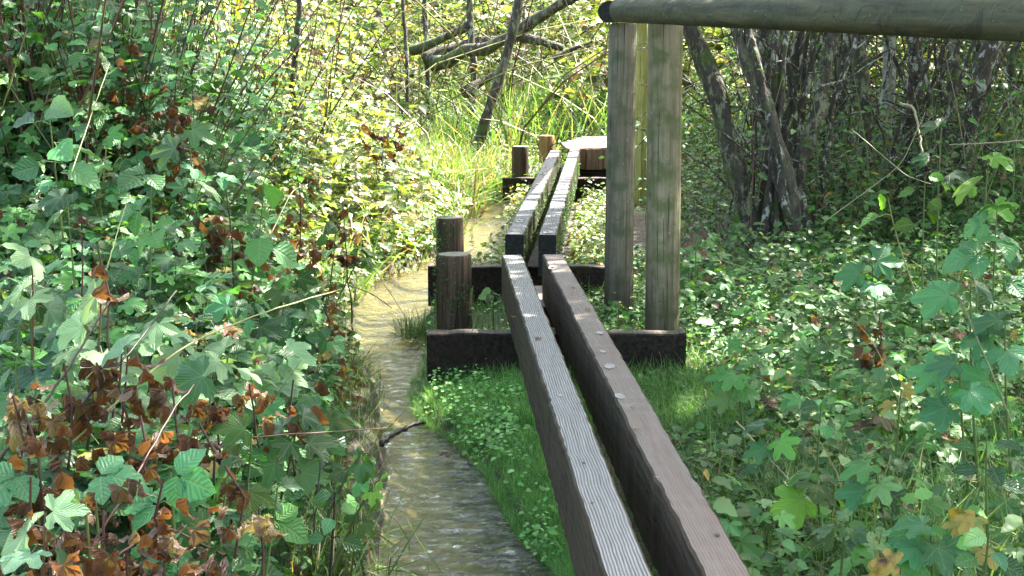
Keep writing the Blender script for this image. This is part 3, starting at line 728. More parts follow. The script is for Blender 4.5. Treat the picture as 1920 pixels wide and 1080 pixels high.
a = Acc()                                   # dead leaves caught low in the bank
x, y = pick(3800, 3.0, 7.5, VL, lambda y: ledge(y) - .08, .9); k = vn(x, y, 2.3, 71) + .3 * vn(x, y, 7, 72) > .84; x, y = x[k], y[k]
litter(a, x, y, gz(x, y) + U(.02, .5, len(x)) * np.clip((ledge(y) - x) / .6, .1, 1), DEAD, (.035, .08), lambda n: tints(n, (0, 1), .9, (0, 1)), tilt=1.2)
stuff(a, 'dead_leaves', [M['broad']], 'brown curled leaves caught low in the bank')

# --- taller growth behind, still in shade
a = Acc()
x, y = pick(620, 6.6, 9.6, VL, lambda y: ledge(y) - .5, 1.)
d = ledge(y) - x; hh = np.minimum(.35 + .95 * np.clip((d - .2) / 1.0, 0, 1), 1.6) * U(.6, 1.2, len(x))
shoots(a, x, y, hh, PALM[:2] + OV + OVW[:1], (.06, .125), 9, tt(val=(.1, 1)), lean=.25, dead=.07, face=(.1, -.5))
x, y = pick(900, 6.6, 10.5, VL, lambda y: ledge(y) - .75, 1.)
shoots(a, x, y, U(.7, 2.4, len(x)) * np.clip((ledge(y) - x) / 1.4, .4, 1), OV + OVW[:1] + PALM[:1], (.05, .115), 12, tt(val=(.05, 1)), lean=.3, dead=.05, face=(.1, -.5), stemtint=.2)
x, y = pick(1700, 6.4, 9.5, VL, lambda y: ledge(y) - .12, 1.)
shoots(a, x, y, U(.15, .5, len(x)) * np.clip((ledge(y) - x) / .5, .3, 1), NET + SMALL[:2], (.03, .055), 4, tt(), lean=.25, dead=.05)
stuff(a, 'undergrowth', [M['broad'], M['stem']], 'tall shaded thicket of soft green shoots on the bank')

# --- sunlit bank across and beyond the water
a = Acc()
def sunx(y): return np.where(y < 16, ledge(y) - .03, ledge(y) - .1)
x, y = pick(2600, 8.6, 17, lambda y: -.345 * y - .8, sunx, .85)
shoots(a, x, y, U(.18, .62, len(x)) * np.clip((ledge(y) - x) / .8 + .3, .3, 1.25), OV + PALM + OVW[:1], (.055, .13), 5, tt(val=(.1, 1)), lean=.35, dead=.2, face=(.2, -.2))
x, y = pick(1100, 10.5, 18, lambda y: -.345 * y - .8, lambda y: ledge(y) - 1.1, .85)
shoots(a, x, y, U(.7, 2.0, len(x)), OV + OVW[:1] + SMALL[:1], (.06, .12), 10, tt(val=(.1, 1)), lean=.4, dead=.08, face=(.2, -.2), stemtint=.2)
x, y = pick(1500, 8.7, 18, lambda y: redge(y) + .02, lambda y: np.where(y < 14.5, .55 + .08 * (y - 8), 1.6), .9)
k = clear_of_timber(x, y, .02) & ~on_sleeper(x, y) & ~((y > 13.9) & (y < 15.6) & (x > .42) & (x < 1.7)); x, y = x[k], y[k]
shoots(a, x, y, np.where(y < 14.5, U(.06, .26, len(x)), U(.15, .5, len(x))), SMALL + OV[:1] + NET[:1], (.035, .07), 4, tt(val=(.2, 1)), lean=.25, dead=.08)
stuff(a, 'undergrowth', [M['sunny'], M['stem']], 'bright yellow-green leafy growth in full sun along the far stream')
a = Acc()
x, y = pick(9000, 8.6, 18, lambda y: -.3 * y, lambda y: ledge(y) + .05, .85); x = x + 0; 
blades(a, x, y, U(.12, .45, len(x)), tt(val=(.2, 1), df=.35), lean=.55, thick=1.4)
x, y = pick(2600, 13.2, 16.8, lambda y: ledge(y) - .55, lambda y: ledge(y) + .12); blades(a, x, y, U(.25, .6, len(x)), tt(val=(.4, 1), df=.35), lean=.7, thick=1.6)
x, y = pick(1800, 14.2, 17.5, lambda y: redge(y) - .05, lambda y: redge(y) + .5); blades(a, x, y, U(.2, .5, len(x)), tt(val=(.4, 1), df=.3), lean=.6, thick=1.6)
x, y = pick(9000, 15.8, 24, lambda y: -.02 * y - .5, lambda y: .14 * y, .9); blades(a, x, y, U(.35, 1.15, len(x)), tt(val=(.1, .9), df=.12), lean=.5, thick=1.1)
x, y = pick(3200, 3.2, 11.5, lambda y: ledge(y) - .24, lambda y: ledge(y) + .05 - .06 * (y < 6.5)); blades(a, x, y, U(.05, .17, len(x)), tt(val=(0, .9), df=.15), lean=.8, z0=np.maximum(gz(x, y), 0))
x, y = pick(420, 7.2, 11.5, lambda y: ledge(y) - .3, lambda y: ledge(y) + .02); shoots(a, x, y, U(.06, .2, len(x)), OV + SMALL, (.03, .07), 3, tt(val=(.1, 1)), lean=.5, dead=.2)
stuff(a, 'tall_grass', [M['grass'], M['stem']], 'sunlit grass tussocks and reeds beyond the stream')

# --- far sunlit thicket closing the view
a = Acc()
n = 170000
y = 17 + 16 * rng.random(n) ** 1.4; x = (rng.random(n) - .5) * 2 * (.36 * y + 3.5); z = U(0, 1, n) ** .9 * (1.6 + (y - 17) * .22)
dens = vn(x, y + z * 1.7, .8, 4) + .45 * vn(x + z, y - z, 2.3, 8) + .2 * vn(x - z, y + z, 6, 18); k = dens > .80 + .18 * (z / 4)
x, y, z = x[k], y[k], z[k]
litter(a, x, y, gz(x, y) + z, TINY + SMALL[:1], (.07, .17), tt(val=(0, 1), df=.24), tilt=.6)
n = 60000; y = U(33, 40, n); x = (rng.random(n) - .5) * 2 * 18; z = U(0, 6.0, n)
litter(a, x, y, .35 + z, TINY[:1], (.2, .36), tt(val=(0, .9)), tilt=.7)
stuff(a, 'background_foliage', [M['far']], 'far sunlit wall of yellow-green foliage')
a = Acc()                                   # arching bare twigs and dead stems in it
for i in range(520):
    y0 = U(15.5, 27); x0 = U(-.36, .36) * y0 if i % 3 else U(-.12, .10) * y0; z0 = float(gz(x0, y0)); hh = U(.8, 3.2); ax = rng.normal(0, .7, 2)
    pts = [(x0 + ax[0] * t * t * hh + rng.normal(0, .02), y0 + ax[1] * t * hh, z0 + hh * (t - .25 * abs(ax[0]) * t ** 2)) for t in np.linspace(0, 1, 6)]
    a.tube(pts, np.linspace(1, .35, 6) * U(.006, .016), 3, (U(.0, .9), 0, .5), 0)
stuff(a, 'twigs', [M['stem']], 'arching dry stems in the far thicket')

# --- ground cover at the other side of the beams
a = Acc()
rx0 = lambda y: beam_right(y) * (beam_right(y) > -5) + (beam_right(y) < -5) * .9 + .01
x, y = pick(3900, 3.1, 10.2, rx0, VR, .8)
k = ~on_sleeper(x, y, .0) & (vn(x, y, 2.3, 77) + .4 * vn(x, y, 6, 78) > .42); x, y = x[k], y[k]
near = np.where((x < beam_right(y) + .55) & (y > 5.0) & (y < 7.6), .4, 1.); hh = U(.04, .20, len(x)) * (.6 + .8 * vn(x, y, 1.6, 6)) * near
shoots(a, x, y, hh, SMALL + NET[:1] + OVW[:1], (.022, .055), 3, tt(val=(0, 1)), lean=.35, dead=.03, low=.3, face=(0, -.3))
n = 13000; x, y = pick(n, 3.1, 10, rx0, VR, .8); k = ~on_sleeper(x, y, 0); x, y = x[k], y[k]
litter(a, x, y, gz(x, y) + U(.01, .13, len(x)) * (.5 + vn(x, y, 1.6, 6)) * np.where((x < beam_right(y) + .55) & (y > 5.0) & (y < 7.6), .45, 1.), SMALL, (.018, .042), tt(val=(0, 1), df=.02), tilt=.5)
x, y = pick(620, 3.3, 9.5, lambda y: rx0(y) + .12 + .45 * (y > 4.8), VR, .8)
shoots(a, x, y, U(.12, .38, len(x)), PALM[:2] + OV, (.045, .095), 4, tt(val=(.2, 1)), lean=.25, dead=.08, face=(0, -.5))
x, y = pick(950, 8.2, 12.5, lambda y: np.where(y < 9, 1.15, 1.05), VR, 1)
shoots(a, x, y, U(.12, .4, len(x)), OV + OVW[:1], (.04, .07), 4, tt(val=(.1, .9)), lean=.25, dead=.03, face=(0, -.4))
x, y = pick(800, 11, 17, lambda y: .1 * y + .1, VR, 1); shoots(a, x, y, U(.25, .9, len(x)), OV + SMALL[:1], (.04, .08), 7, tt(val=(.1, .9)), lean=.25, dead=.05)
stuff(a, 'ground_cover', [M['herb'], M['stem']], 'low carpet of small round green leaves on the wet ground')
a = Acc()
x, y = pick(26000, 3.1, 9.5, rx0, VR, .8); k = ~on_sleeper(x, y, 0); x, y = x[k], y[k]
dn = vn(x, y, 1.3, 9) * .7 + .3 * vn(x, y, 4, 19) + .1; k = dn > .36; x, y, dn = x[k], y[k], dn[k]
blades(a, x, y, U(.06, .34, len(x)) * dn * 1.2 * np.where((x < beam_right(y) + .5) & (y > 5.0) & (y < 7.6), .5, 1.), tt(val=(.3, 1), df=.10), lean=.55)
stuff(a, 'grass', [M['grass']], 'fine green grass in the ground cover')
x, y = pick(260, 3.3, 6.8, lambda y: redge(y) - .02, lambda y: beam_left(y)); 
for (tx, ty) in zip(x, y):
    m_ = int(U(8, 26)); qx, qy = tx + rng.normal(0, .018, m_), ty + rng.normal(0, .018, m_); blades(a, qx, qy, U(.06, .16, m_), tt(val=(.3, 1), df=.08), lean=.75, z0=np.maximum(gz(qx, qy), 0.))
# bright mossy grass on the bank by the near beam and under the beams
a = Acc()
x, y = pick(56000, 3.0, 6.9, lambda y: redge(y) - .045, lambda y: beam_left(y) + .10, .9); k = vn(x, y, 6, 91) + .4 * vn(x, y, 15, 92) > .38; x, y = x[k], y[k]
dd = np.clip((x - redge(y)) / .12, .6, 1) * (.7 + .9 * vn(x, y, 9, 61)); blades(a, x, y, U(.025, .085, len(x)) * dd, tt(val=(0, 1)), lean=.6, z0=np.maximum(gz(x, y), -.004) + .012 * dd)
x, y = pick(420, 3.1, 6.8, lambda y: redge(y) - .03, lambda y: beam_left(y) + .02); k = vn(x, y, 3.2, 81) > .45; x, y = x[k], y[k]
shoots(a, x, y, U(.04, .12, len(x)), SMALL, (.014, .032), 3, tt(val=(.3, 1)), lean=.5, stem=False)
x, y = pick(9000, 6.9, 8.6, lambda y: redge(y) - .02, lambda y: np.full_like(y, 1.05), 1); k = ~on_sleeper(x, y, .01); x, y = x[k], y[k]
blades(a, x, y, U(.03, .12, len(x)), tt(val=(0, .6)), lean=.6)
x, y = pick(9000, 5.6, 6.85, lambda y: beam_right(y) - .05, lambda y: np.full_like(y, .98), 1); blades(a, x, y, U(.04, .16, len(x)), tt(val=(0, .6)), lean=.5)
x, y = pick(4200, 3., 6.6, lambda y: beam_left(y) - .02, lambda y: beam_right(y), 1); blades(a, x, y, U(.03, .09, len(x)), tt(val=(0, .5)), lean=.6)
x, y = pick(420, 3.0, 8.6, lambda y: redge(y) - .01, lambda y: beam_left(y) + .05, .9); k = ~on_sleeper(x, y, .01); x, y = x[k], y[k]
litter(a, x, y, gz(x, y) + U(.03, .09, len(x)), SMALL, (.012, .03), tt(val=(.4, 1)), tilt=.35)
stuff(a, 'mossy_grass', [M['moss']], 'fine bright green mossy grass on the bank between stream and beam')

# ================================================================ trees
class Tree:
    def __init__(s, x, y, label, cat='tree', group=None, bark='bark', name='tree', top=5.5):
        s.z = float(gz(x, y)); s.o = empty(name, (x, y, s.z), label, cat, group); s.st = Acc(); s.cr = []; s.x, s.y = x, y; s.bark = bark; s.n = 0; s.trunks = []
    def stem(s, pxs, r0, r1, up=None, name='trunk', bark=None, wob=.012, crown=True):
        """pxs: (px, py, distance along the view axis) in world positions, then grown on up into the crown"""
        P = [atd(*p) if not isinstance(p, Vector) else p for p in pxs]
        if up: 
            d = (P[-1] - P[-2]).normalized(); d = (d + Vector((0, 0, .6))).normalized()
            q = P[-1]
            while q.z < up:
                d = (d + Vector(rng.normal(0, .10, 3)) + Vector((0, 0, .06))).normalized(); q = q + d * .35; P.append(q)
        # resample
        pts = np.array([tuple(p) for p in P]); seg = np.r_[0, np.cumsum(np.linalg.norm(np.diff(pts, axis=0), axis=1))]
        n = max(6, int(seg[-1] / .07)); t = np.linspace(0, seg[-1], n)
        Q = np.stack([np.interp(t, seg, pts[:, i]) for i in range(3)], 1)
        for _ in range(3): Q[1:-1] = (Q[:-2] + Q[1:-1] * 2 + Q[2:]) / 4
        w = np.stack([np.interp(t, np.arange(0, seg[-1] + .3, .22), rng.normal(0, wob, len(np.arange(0, seg[-1] + .3, .22)))) for _ in range(3)], 1); Q += w
        R = np.interp(t, [0, seg[-1]], [r0, r1]) * (1 + .06 * np.sin(t * 11) + rng.normal(0, .03, n)); R[:4] *= np.linspace(1.25, 1.02, min(4, n))[:len(R[:4])]
        a = Acc(); a.tube(Q, R, 10, mat=0, cap=True, uvs=.1)
        V = a.v[0]; a.v[0] = V + rng.normal(0, r0 * .035, V.shape)
        ob = a.build(name, [M[bark or s.bark]], s.o, (s.x, s.y, s.z)); s.trunks.append(Q)
        return Q
    def twigs(s, Q, n, L=(.3, .9), r=.006, zmin=.5, tint='twig'):
        a = Acc()
        for i in range(n):
            q = Q[int(rng.integers(int(len(Q) * .12), len(Q)))]; d = rng.normal(0, 1, 3); d[2] = abs(d[2]) * .8 + .1; d /= np.linalg.norm(d); l = U(*L)
            k = 6; pts = [q + d * l * t + np.array([0, 0, .25 * l * t * t]) + rng.normal(0, .018, 3) * (t > 0) for t in np.linspace(0, 1, k)]
            a.tube(pts, np.linspace(r, r * .3, k), 4, mat=0)
            if rng.random() < .6:
                b = pts[3]; d2 = d + rng.normal(0, .6, 3); a.tube([b + d2 * l * .4 * t for t in np.linspace(0, 1, 4)], np.linspace(r * .6, r * .25, 4), 3, mat=0)
        return a
    def finish(s, twig=None, leaf=None):
        if twig: twig.build('branch', [M['twig']], s.o, (s.x, s.y, s.z))
trees = []
def mk_twigs(t, n, L=(.3, .9), r=.006):
    m = 0
    for Q in t.trunks:
        for i in range(n if len(Q) > 14 else 2):
            q = Q[int(rng.integers(int(len(Q) * .12), len(Q)))]; d = rng.normal(0, 1, 3); d[2] = abs(d[2]) * .8 + .1; d /= np.linalg.norm(d); l = U(*L); k = 8
            pts = [q + d * l * s_ + np.array([0, 0, .25 * l * s_ * s_]) + rng.normal(0, .02, 3) * (s_ > 0) for s_ in np.linspace(0, 1, k)]
            a = Acc(); a.tube(pts, np.linspace(r, r * .25, k) * U(.7, 1.4), 5, mat=0); a.build('branch', [M['twig']], t.o, (t.x, t.y, t.z)); m += 1
            if m > 60: return

# clump of lichen-spotted stems beyond the tall posts
c0 = at(1425, 470, .12)
t = Tree(c0.x, c0.y, 'many-stemmed lichen-spotted tree spreading from one dark base beyond the tall posts'); D0 = 9.9
t.stem([(1420, 505, D0), (1405, 425, D0), (1382, 330, D0), (1358, 240, D0), (1328, 130, D0), (1292, 50, D0)], .068, .052, 4.8)
t.stem([(1470, 505, D0 - .1), (1490, 420, D0 - .1), (1480, 320, D0 - .1), (1440, 205, D0 - .05), (1402, 125, D0), (1378, 50, D0)], .045, .032, 5.2, bark='barkgrey')
t.stem([(1480, 500, D0), (1485, 420, D0), (1493, 340, D0), (1522, 245, D0 + .1), (1543, 150, D0 + .2), (1568, 60, D0 + .3)], .052, .036, 5.4)
t.stem([(1440, 500, D0 + .2), (1432, 400, D0 + .2), (1436, 300, D0 + .2), (1425, 190, D0 + .3), (1430, 60, D0 + .5)], .05, .03, 4.5, bark='barkdark')
t.stem([(1525, 515, D0 - .1), (1515, 440, D0), (1500, 380, D0), (1478, 320, D0 + .1), (1450, 250, D0 + .2)], .06, .035, bark='barkdark')
t.stem([(1445, 520, D0 - .1), (1455, 440, D0), (1470, 400, D0)], .13, .09, bark='barkdark')
t.stem([(1505, 520, D0 - .05), (1495, 440, D0), (1480, 400, D0)], .12, .08, bark='barkdark')
for i in range(11):
    bx = U(1425, 1520); tx = bx + U(-120, 110); dd = D0 + U(-.3, .5)
    t.stem([(bx, 500, dd), (bx + (tx - bx) * .25, 400, dd), (bx + (tx - bx) * .55, 240, dd + .1), (tx, 50, dd + .2)], U(.016, .032), U(.010, .02), U(3, 4.4), bark='barkdark', wob=.02)
mk_twigs(t, 6, L=(.3, 1.2)); trees.append(t)
def single(px, py_base, d, top, r, label, bark='bark', lean=None, up=5.4, n=6, r1=None, group=None):
    b = atd(px, py_base, d); t = Tree(b.x, b.y, label, bark=bark, group=group); b = Vector((b.x, b.y, t.z - .08))
    pts = [b] + [p if isinstance(p, Vector) else Vector(atd(*p)) for p in top]
    t.stem(pts, r, r1 or r * .75, up); mk_twigs(t, n, L=(.3, 1.1)); trees.append(t); return t
single(1668, 400, 11.2, [(1660, 250, 11.2), (1667, 60, 11.3)], .048, 'pale grey lichened trunk standing straight among dark stems under the handrail', 'barkpale')
single(1625, 450, 10.6, [(1628, 280, 10.6), (1612, 60, 10.8)], .055, 'dark rough trunk just beside the pale grey straight one', 'bark')
single(1588, 440, 12.0, [(1575, 250, 12.), (1590, 60, 12.2)], .03, 'slim dark trunk between the many-stemmed tree and the dark rough trunk', 'barkdark')
single(1706, 440, 11.6, [(1708, 250, 11.6), (1722, 60, 11.6)], .06, 'blackish trunk with twisted bark beyond the pale grey one', 'barkdark')
single(1768, 430, 11.0, [(1775, 260, 11.), (1795, 60, 11.1)], .04, 'lichened trunk leaning slightly outward above the wild shoots', 'bark')
single(1828, 430, 12.5, [(1826, 260, 12.5), (1834, 60, 12.6)], .035, 'dark slender trunk just before the slanting one', 'barkdark')
single(1790, 430, 10.4, [(1806, 300, 10.4), (1836, 130, 10.4), (1880, 60, 10.4)], .07, 'thick dark trunk slanting outward under the handrail', 'barkdark')
single(1900, 430, 11.6, [(1895, 250, 11.6), (1908, 60, 11.8)], .035, 'brown trunk beyond the slanting one, at the outermost edge of the wood', 'bark')
a = Acc()                                 # thicket of thin poles among the trunks
for i in range(120):
    y0 = U(10.3, 16.5); x0 = U(.13, .38) * y0; z0 = float(gz(x0, y0)); hh = U(1.2, 3.0); l = rng.normal(0, .3, 2)
    pts = [(x0 + l[0] * t * hh + rng.normal(0, .02), y0 + l[1] * t * hh, z0 + hh * t) for t in np.linspace(0, 1, 8)]
    a.tube(pts, np.linspace(1, .5, 8) * U(.006, .022), 5, mat=0)
for i in range(260):
    y0 = U(9.6, 13.5); x0 = U(.14, .36) * y0; z0 = U(.3, 2.); L_ = U(.4, 1.6); an = U(0, 6.28); dz_ = rng.normal(0, .35)
    pts = [(x0 + math.cos(an) * L_ * t, y0 + math.sin(an) * L_ * t * .5, z0 + dz_ * L_ * t + rng.normal(0, .025) + .2 * L_ * math.sin(3.1 * t)) for t in np.linspace(0, 1, 7)]
    a.tube(pts, np.linspace(1, .4, 7) * U(.003, .008), 4, mat=0)
stuff(a, 'brushwood', [M['twig']], 'tangle of thin grey stems and twigs among the trunks')

a = Acc()
n = 30000; y = U(11.5, 15.5, n); x = U(.135, .40, n) * y; z = U(.4, 2.6, n)
k = vn(x * 1.0, y * .6 + z * 1.3, 2.2, 51) + .5 * vn(x + z, y + z, 6, 52) > .62 + .22 * np.clip(z / 2.4, 0, 1); k &= ~((np.abs(x / y - .155) < .035) & (z < 1.1)); x, y, z = x[k], y[k], z[k]
litter(a, x, y, gz(x, y) + z, TINY + SMALL[:1], (.03, .07), tt(val=(0, .8), df=.04), tilt=.7)
x, y = pick(420, 9.3, 12.5, lambda y: .15 * y, VR, 1); shoots(a, x, y, U(.4, 1.3, len(x)), OV + NET, (.04, .09), 9, tt(val=(0, .8)), lean=.35, dead=.06)
stuff(a, 'shrubbery', [M['herb'], M['stem']], 'dark leafy tangle between and behind the trunks')
# leaning tree by the far water
t = single(852, 332, 15.6, [(868, 310, 15.6), (893, 275, 15.6), (915, 220, 15.6), (932, 150, 15.6), (958, 70, 15.6), (975, -10, 15.6)], .058, 'mossy leaning tree rising from the bank at the far bend of the stream', 'bark', up=5.6, n=14, r1=.04)
def branch(pts, r0, r1, label, bark='bark', name='fallen_branch', cat='branch', group=None, base=None, n=0):
    P = [atd(*p) for p in pts]; b = P[0]
    o = empty(name, b, label, cat, group); T_ = Tree.__new__(Tree); T_.o = o; T_.x, T_.y, T_.z = b; T_.bark = bark; T_.trunks = []
    T_.stem(P, r0, r1, wob=.02, name='limb')
    if n: mk_twigs(T_, n, L=(.2, .8))
    return o
branch([(812, 118, 17.4), (870, 100, 17.2), (930, 82, 17.), (985, 50, 16.8), (1035, 15, 16.6), (1085, -15, 16.4)], .078, .055, 'thick fallen bough slanting up behind the leaning tree', n=10)
branch([(770, 92, 17.8), (830, 72, 17.7), (882, 45, 17.6)], .05, .045, 'short sunlit bough joining the thick one under the thin dark uprights', n=5)
branch([(800, 115, 18.2), (880, 82, 18.2), (960, 72, 18.2), (1020, 78, 18.), (1055, 98, 18.)], .075, .045, 'mossy horizontal bough behind the leaning tree, bent down at its tip', n=8)
branch([(1035, 108, 17.2), (1062, 104, 17.2), (1085, 92, 17.2), (1110, 80, 17.2)], .03, .018, 'slim crooked bough reaching towards the black rail end', n=3)
branch([(875, 178, 17.), (900, 150, 17.1), (935, 132, 17.2)], .055, .03, 'small dark broken bough below the fallen ones', bark='barkdark', n=2)
for i, (px, dd, rr, lb) in enumerate(((800, 19, .035, 'dark upright stem rising beside the fallen boughs, farthest upstream of two'), (886, 17.6, .045, 'dark upright stem growing from the joint of the short bough'), (760, 18.5, .025, 'thin dark sapling among bright leaves before the boughs'))):
    single(px, 230, dd, [(px + 3, 120, dd), (px - 6, 0, dd)], rr, lb, 'barkdark', n=5, up=5)
single(277, 300, 9.4, [(274, 160, 9.4), (268, 60, 9.4), (262, -10, 9.4)], .032, 'thin grey sapling trunk rising through the shaded thicket', 'bark', n=10)
single(318, 300, 11.0, [(312, 160, 11.), (300, 60, 11.), (292, -10, 11.)], .022, 'thinner pale sapling just behind the grey one in the thicket', 'barkgrey', n=6)
single(560, 300, 12.5, [(548, 160, 12.5), (556, 60, 12.5), (560, -10, 12.5)], .028, 'slim brown sapling where shaded thicket meets the sunlit bank', 'bark', n=8)
branch([(30, -10, 8.0), (95, 80, 8.0), (165, 172, 8.1)], .024, .016, 'grey dead branch slanting down through the upper thicket', bark='barkgrey', n=2)
branch([(0, 125, 6.8), (14, 95, 6.8), (22, 82, 6.8)], .014, .010, 'short pale broken stick jutting from the thicket', bark='barkgrey')
# trees whose crowns close over the near path
for (x_, y_, lb) in ((-4.6, 7.5, 'alder beside the stream, its crown over the near path'), (3.4, 5.2, 'alder among the wet ground, its crown over the beams'), (-3.4, 1.0, 'alder behind the near bank'), (5.5, 9.0, 'broad alder in the wood beyond the railing'), (2.5, 15.5, 'straight alder in the sunlit wood')):
    t = Tree(x_, y_, lb); b = Vector((x_, y_, t.z - .05)); t.stem([b, b + Vector((.1, .05, 1.5)), b + Vector((.05, .2, 3))], .11, .05, 6); mk_twigs(t, 6, L=(.6, 1.6), r=.012); trees.append(t)

# crowns: leaves overhead; gaps in them let the sun down where the photograph shows it
sx, sy = math.sin(SUN_AZ) / math.tan(SUN_EL), math.cos(SUN_AZ) / math.tan(SUN_EL)
holes = []
def hole(px, py, z, rx_, ry_): p = at(px, py, z); holes.append((p.x - (z - .4) * sx, p.y - (z - .4) * sy, rx_, ry_))
hole(965, 560, ZB, .05, .55); hole(990, 610, ZB, .05, .30); hole(1070, 560, ZB, .06, .5); hole(1060, 722, ZB, .07, .14); hole(1030, 505, ZB, .05, .2); hole(1110, 600, ZB, .05, .25)
hole(1160, 744, ZB, .035, .07); hole(1100, 590, ZB, .05, .2); hole(1030, 560, ZS, .1, .2)
hole(1330, 650, .15, .22, .30); hole(1420, 690, .15, .12, .3); hole(1290, 735, .15, .10, .25)
for (px, py) in ((1290, 700), (1330, 640), (1400, 625), (1285, 760), (1340, 735), (1400, 690), (1465, 955), (1420, 900), (1300, 600), (1700, 935), (1880, 710), (640, 1010), (480, 700), (520, 740), (110, 180), (90, 220), (385, 200), (240, 360), (555, 690), (720, 560), (1000, 1020), (1350, 860), (1500, 640), (1560, 700), (1450, 580), (1380, 560), (1600, 600), (1650, 780), (1500, 820), (1720, 900), (1550, 540), (1330, 800), (1420, 760)):
    hole(px, py, .15 if px > 600 else .7, U(.05, .10), U(.08, .2))
for i in range(46): hole(U(0, 600), U(20, 430), U(.7, 1.3), U(.06, .15), U(.08, .25))
n = 180000
hx = U(-7, 9, n); hy = U(-4, 17, n); hz_ = U(3.4, 7.2, n)
edge = 8.7 + .9 * (vn(hx, hy, .9, 12) - .5) + .5 * (vn(hx, hy, 3, 13) - .5)
lit = (hy > edge) & (hx < .95 + .05 * (hy - 8))
keep = np.where(lit, (rng.random(n) < .30) & (vn(hx, hy, 1.3, 21) > .60), (vn(hx, hy, 2.6, 31) + .5 * vn(hx, hy, 7, 32) < 1.12) | (rng.random(n) < .12) | ((hx > -.5) & (hx < 1.1) & (hy < 8.6)))
keep &= ~((hy > 15.5) & (rng.random(n) < .7))
ex = (np.arange(n) >= 9000) & (np.arange(n) < 44000); hx[ex] = U(1.2, 7, 35000); hy[ex] = U(9., 16, 35000); keep[ex] = True
ex = np.arange(n) < 9000; hx[ex] = U(0, 1.1, 9000); hy[ex] = U(2, 6.6, 9000); keep[ex] = True
for (cx, cy, ax_, ay_) in holes: keep &= ((hx - cx) / ax_) ** 2 + ((hy - cy) / ay_) ** 2 > 1
keep &= (hy > 1.4 + .5 * vn(hx, hy, 1.5, 41)) & (hx > -4.2) & (hx < 7)
for (cx, cy, ax_, ay_) in holes: keep &= ((hx - cx) / ax_) ** 2 + ((hy - cy) / ay_) ** 2 > 1
hx, hy, hz_ = hx[keep], hy[keep], hz_[keep]
PX, PY = hx + (hz_ - .4) * sx, hy + (hz_ - .4) * sy
TX = np.array([t.x for t in trees]); TY = np.array([t.y for t in trees])
own = np.argmin((PX[:, None] - TX) ** 2 + (PY[:, None] - TY) ** 2 + rng.normal(0, .6, (len(PX), len(TX))), axis=1)
for i, t in enumerate(trees):
    q = own == i
    if q.sum() < 40: continue
    a = Acc(); m_ = int(q.sum())
    a.leaves(CANOPY[0], np.stack([PX[q], PY[q], hz_[q]], 1), rand_rots(m_, 1, .5, (.3, .2, 0)), U(.09, .15, m_), tints(m_))
    a.build('crown', [M['canopy']], t.o, (t.x, t.y, t.z))

# ================================================================ plants one can single out
def to_ground(top, lean):
    b = top + Vector(lean); b.z = float(gz(b.x, b.y)) - .02; return b
def plant(px, py, d, tm, size, n, label, cat='plant', name='bramble_shoot', mat='broad', lean=(0, .1), T=None, stemtint=.5, stemr=.0035, arc=.12, spread=.5, face=(0, -.7, .8), dead=0, seed=None, deadlabel=None, group=None, along=.35, jit=.25, drp=-.15):
    top = atd(px, py, d); base = to_ground(top, (lean[0], lean[1], 0))
    o = empty(name, base, label, cat, group); T = T or tt()
    sa = Acc(); la = Acc()
    ctrl = (base + top) / 2 + Vector((-lean[0] * .3, 0, arc)); k = 14
    pts = [base * (1 - t) ** 2 + ctrl * 2 * t * (1 - t) + top * t * t for t in np.linspace(0, 1, k)]
    sa.tube(pts, np.linspace(stemr * 1.5, stemr * .6, k), 6, (stemtint, 0, .5), 0)
    for i in range(n):
        t = 1 if i == 0 else 1 - along * (i / n) * U(.8, 1.1)
        p = pts[min(k - 1, int(t * (k - 1)))]
        an = (i * 2.4 + U(-.4, .4)) if i else U(0, 6.28); D = Vector((math.cos(an), math.sin(an) * .7, drp + U(-jit, jit))).normalized(); sz = U(size * .75, size * 1.1)
        q = p + D * sz * spread * (.4 if i == 0 else 1)
        if i: sa.tube([p, (p + q) / 2 + Vector((0, 0, .01)), q], [stemr * .5, stemr * .4, stemr * .3], 4, (stemtint, 0, .5), 0)
        N = Vector(face) + Vector(rng.normal(0, .3, 3)); w = tm[int(rng.integers(0, len(tm)))]
        isd = rng.random() < dead; TT = T(1)
        if isd: TT[:, 1] = U(.75, 1); D = Vector((U(-.3, .3), U(-.3, .3), -1)); N = Vector((U(-1, 1), -1, U(-.3, .3))); w = DEAD[int(rng.integers(0, 4))]
        la.leaves(w, [tuple(q)], rots(np.array([tuple(D)]), np.array([tuple(N)])), sz, TT)
    sa.build('stem', [M['stem']], o, base); la.build('leaf', [M[mat]], o, base) if n == 1 else la.build('foliage', [M[mat]], o, base)
    return o
TEAL = tt((.5, .75), 0, (.35, .9)); PAL = tt((0, 1), 0, (.4, 1))
P_ = plant
P_(282, 325, 4.9, TRIO, .12, 3, 'teal three-part leaf cluster high in the shaded bank, facing the stream', lean=(-.1, .15))
P_(352, 240, 5.6, PALM, .11, 4, 'blue-green lobed leaves just above the teal three-part cluster', lean=(.1, .1))
P_(90, 200, 5.4, OVW, .13, 7, 'large sun-flecked oval leaves at the top of the shaded thicket', lean=(0, .2))
P_(495, 340, 5.6, OVW, .13, 4, 'dark drooping ridged leaves hanging over the thicket edge', lean=(-.2, .2), drp=-.6)
P_(125, 370, 4.8, PALM, .08, 5, 'lobed green leaves beneath the sun-flecked ones', lean=(0, .1))
P_(60, 480, 3.9, PALM, .10, 4, 'pale grey-green maple leaves drying beside the rolled brown leaf', 'maple seedling', 'maple_seedling', 'pale', (-.1, .1), PAL, .3)
P_(190, 548, 3.7, PALM, .09, 4, 'pale pointed maple leaves just under the rolled brown leaf', 'maple seedling', 'maple_seedling', 'pale', (-.15, .1), PAL, .3)
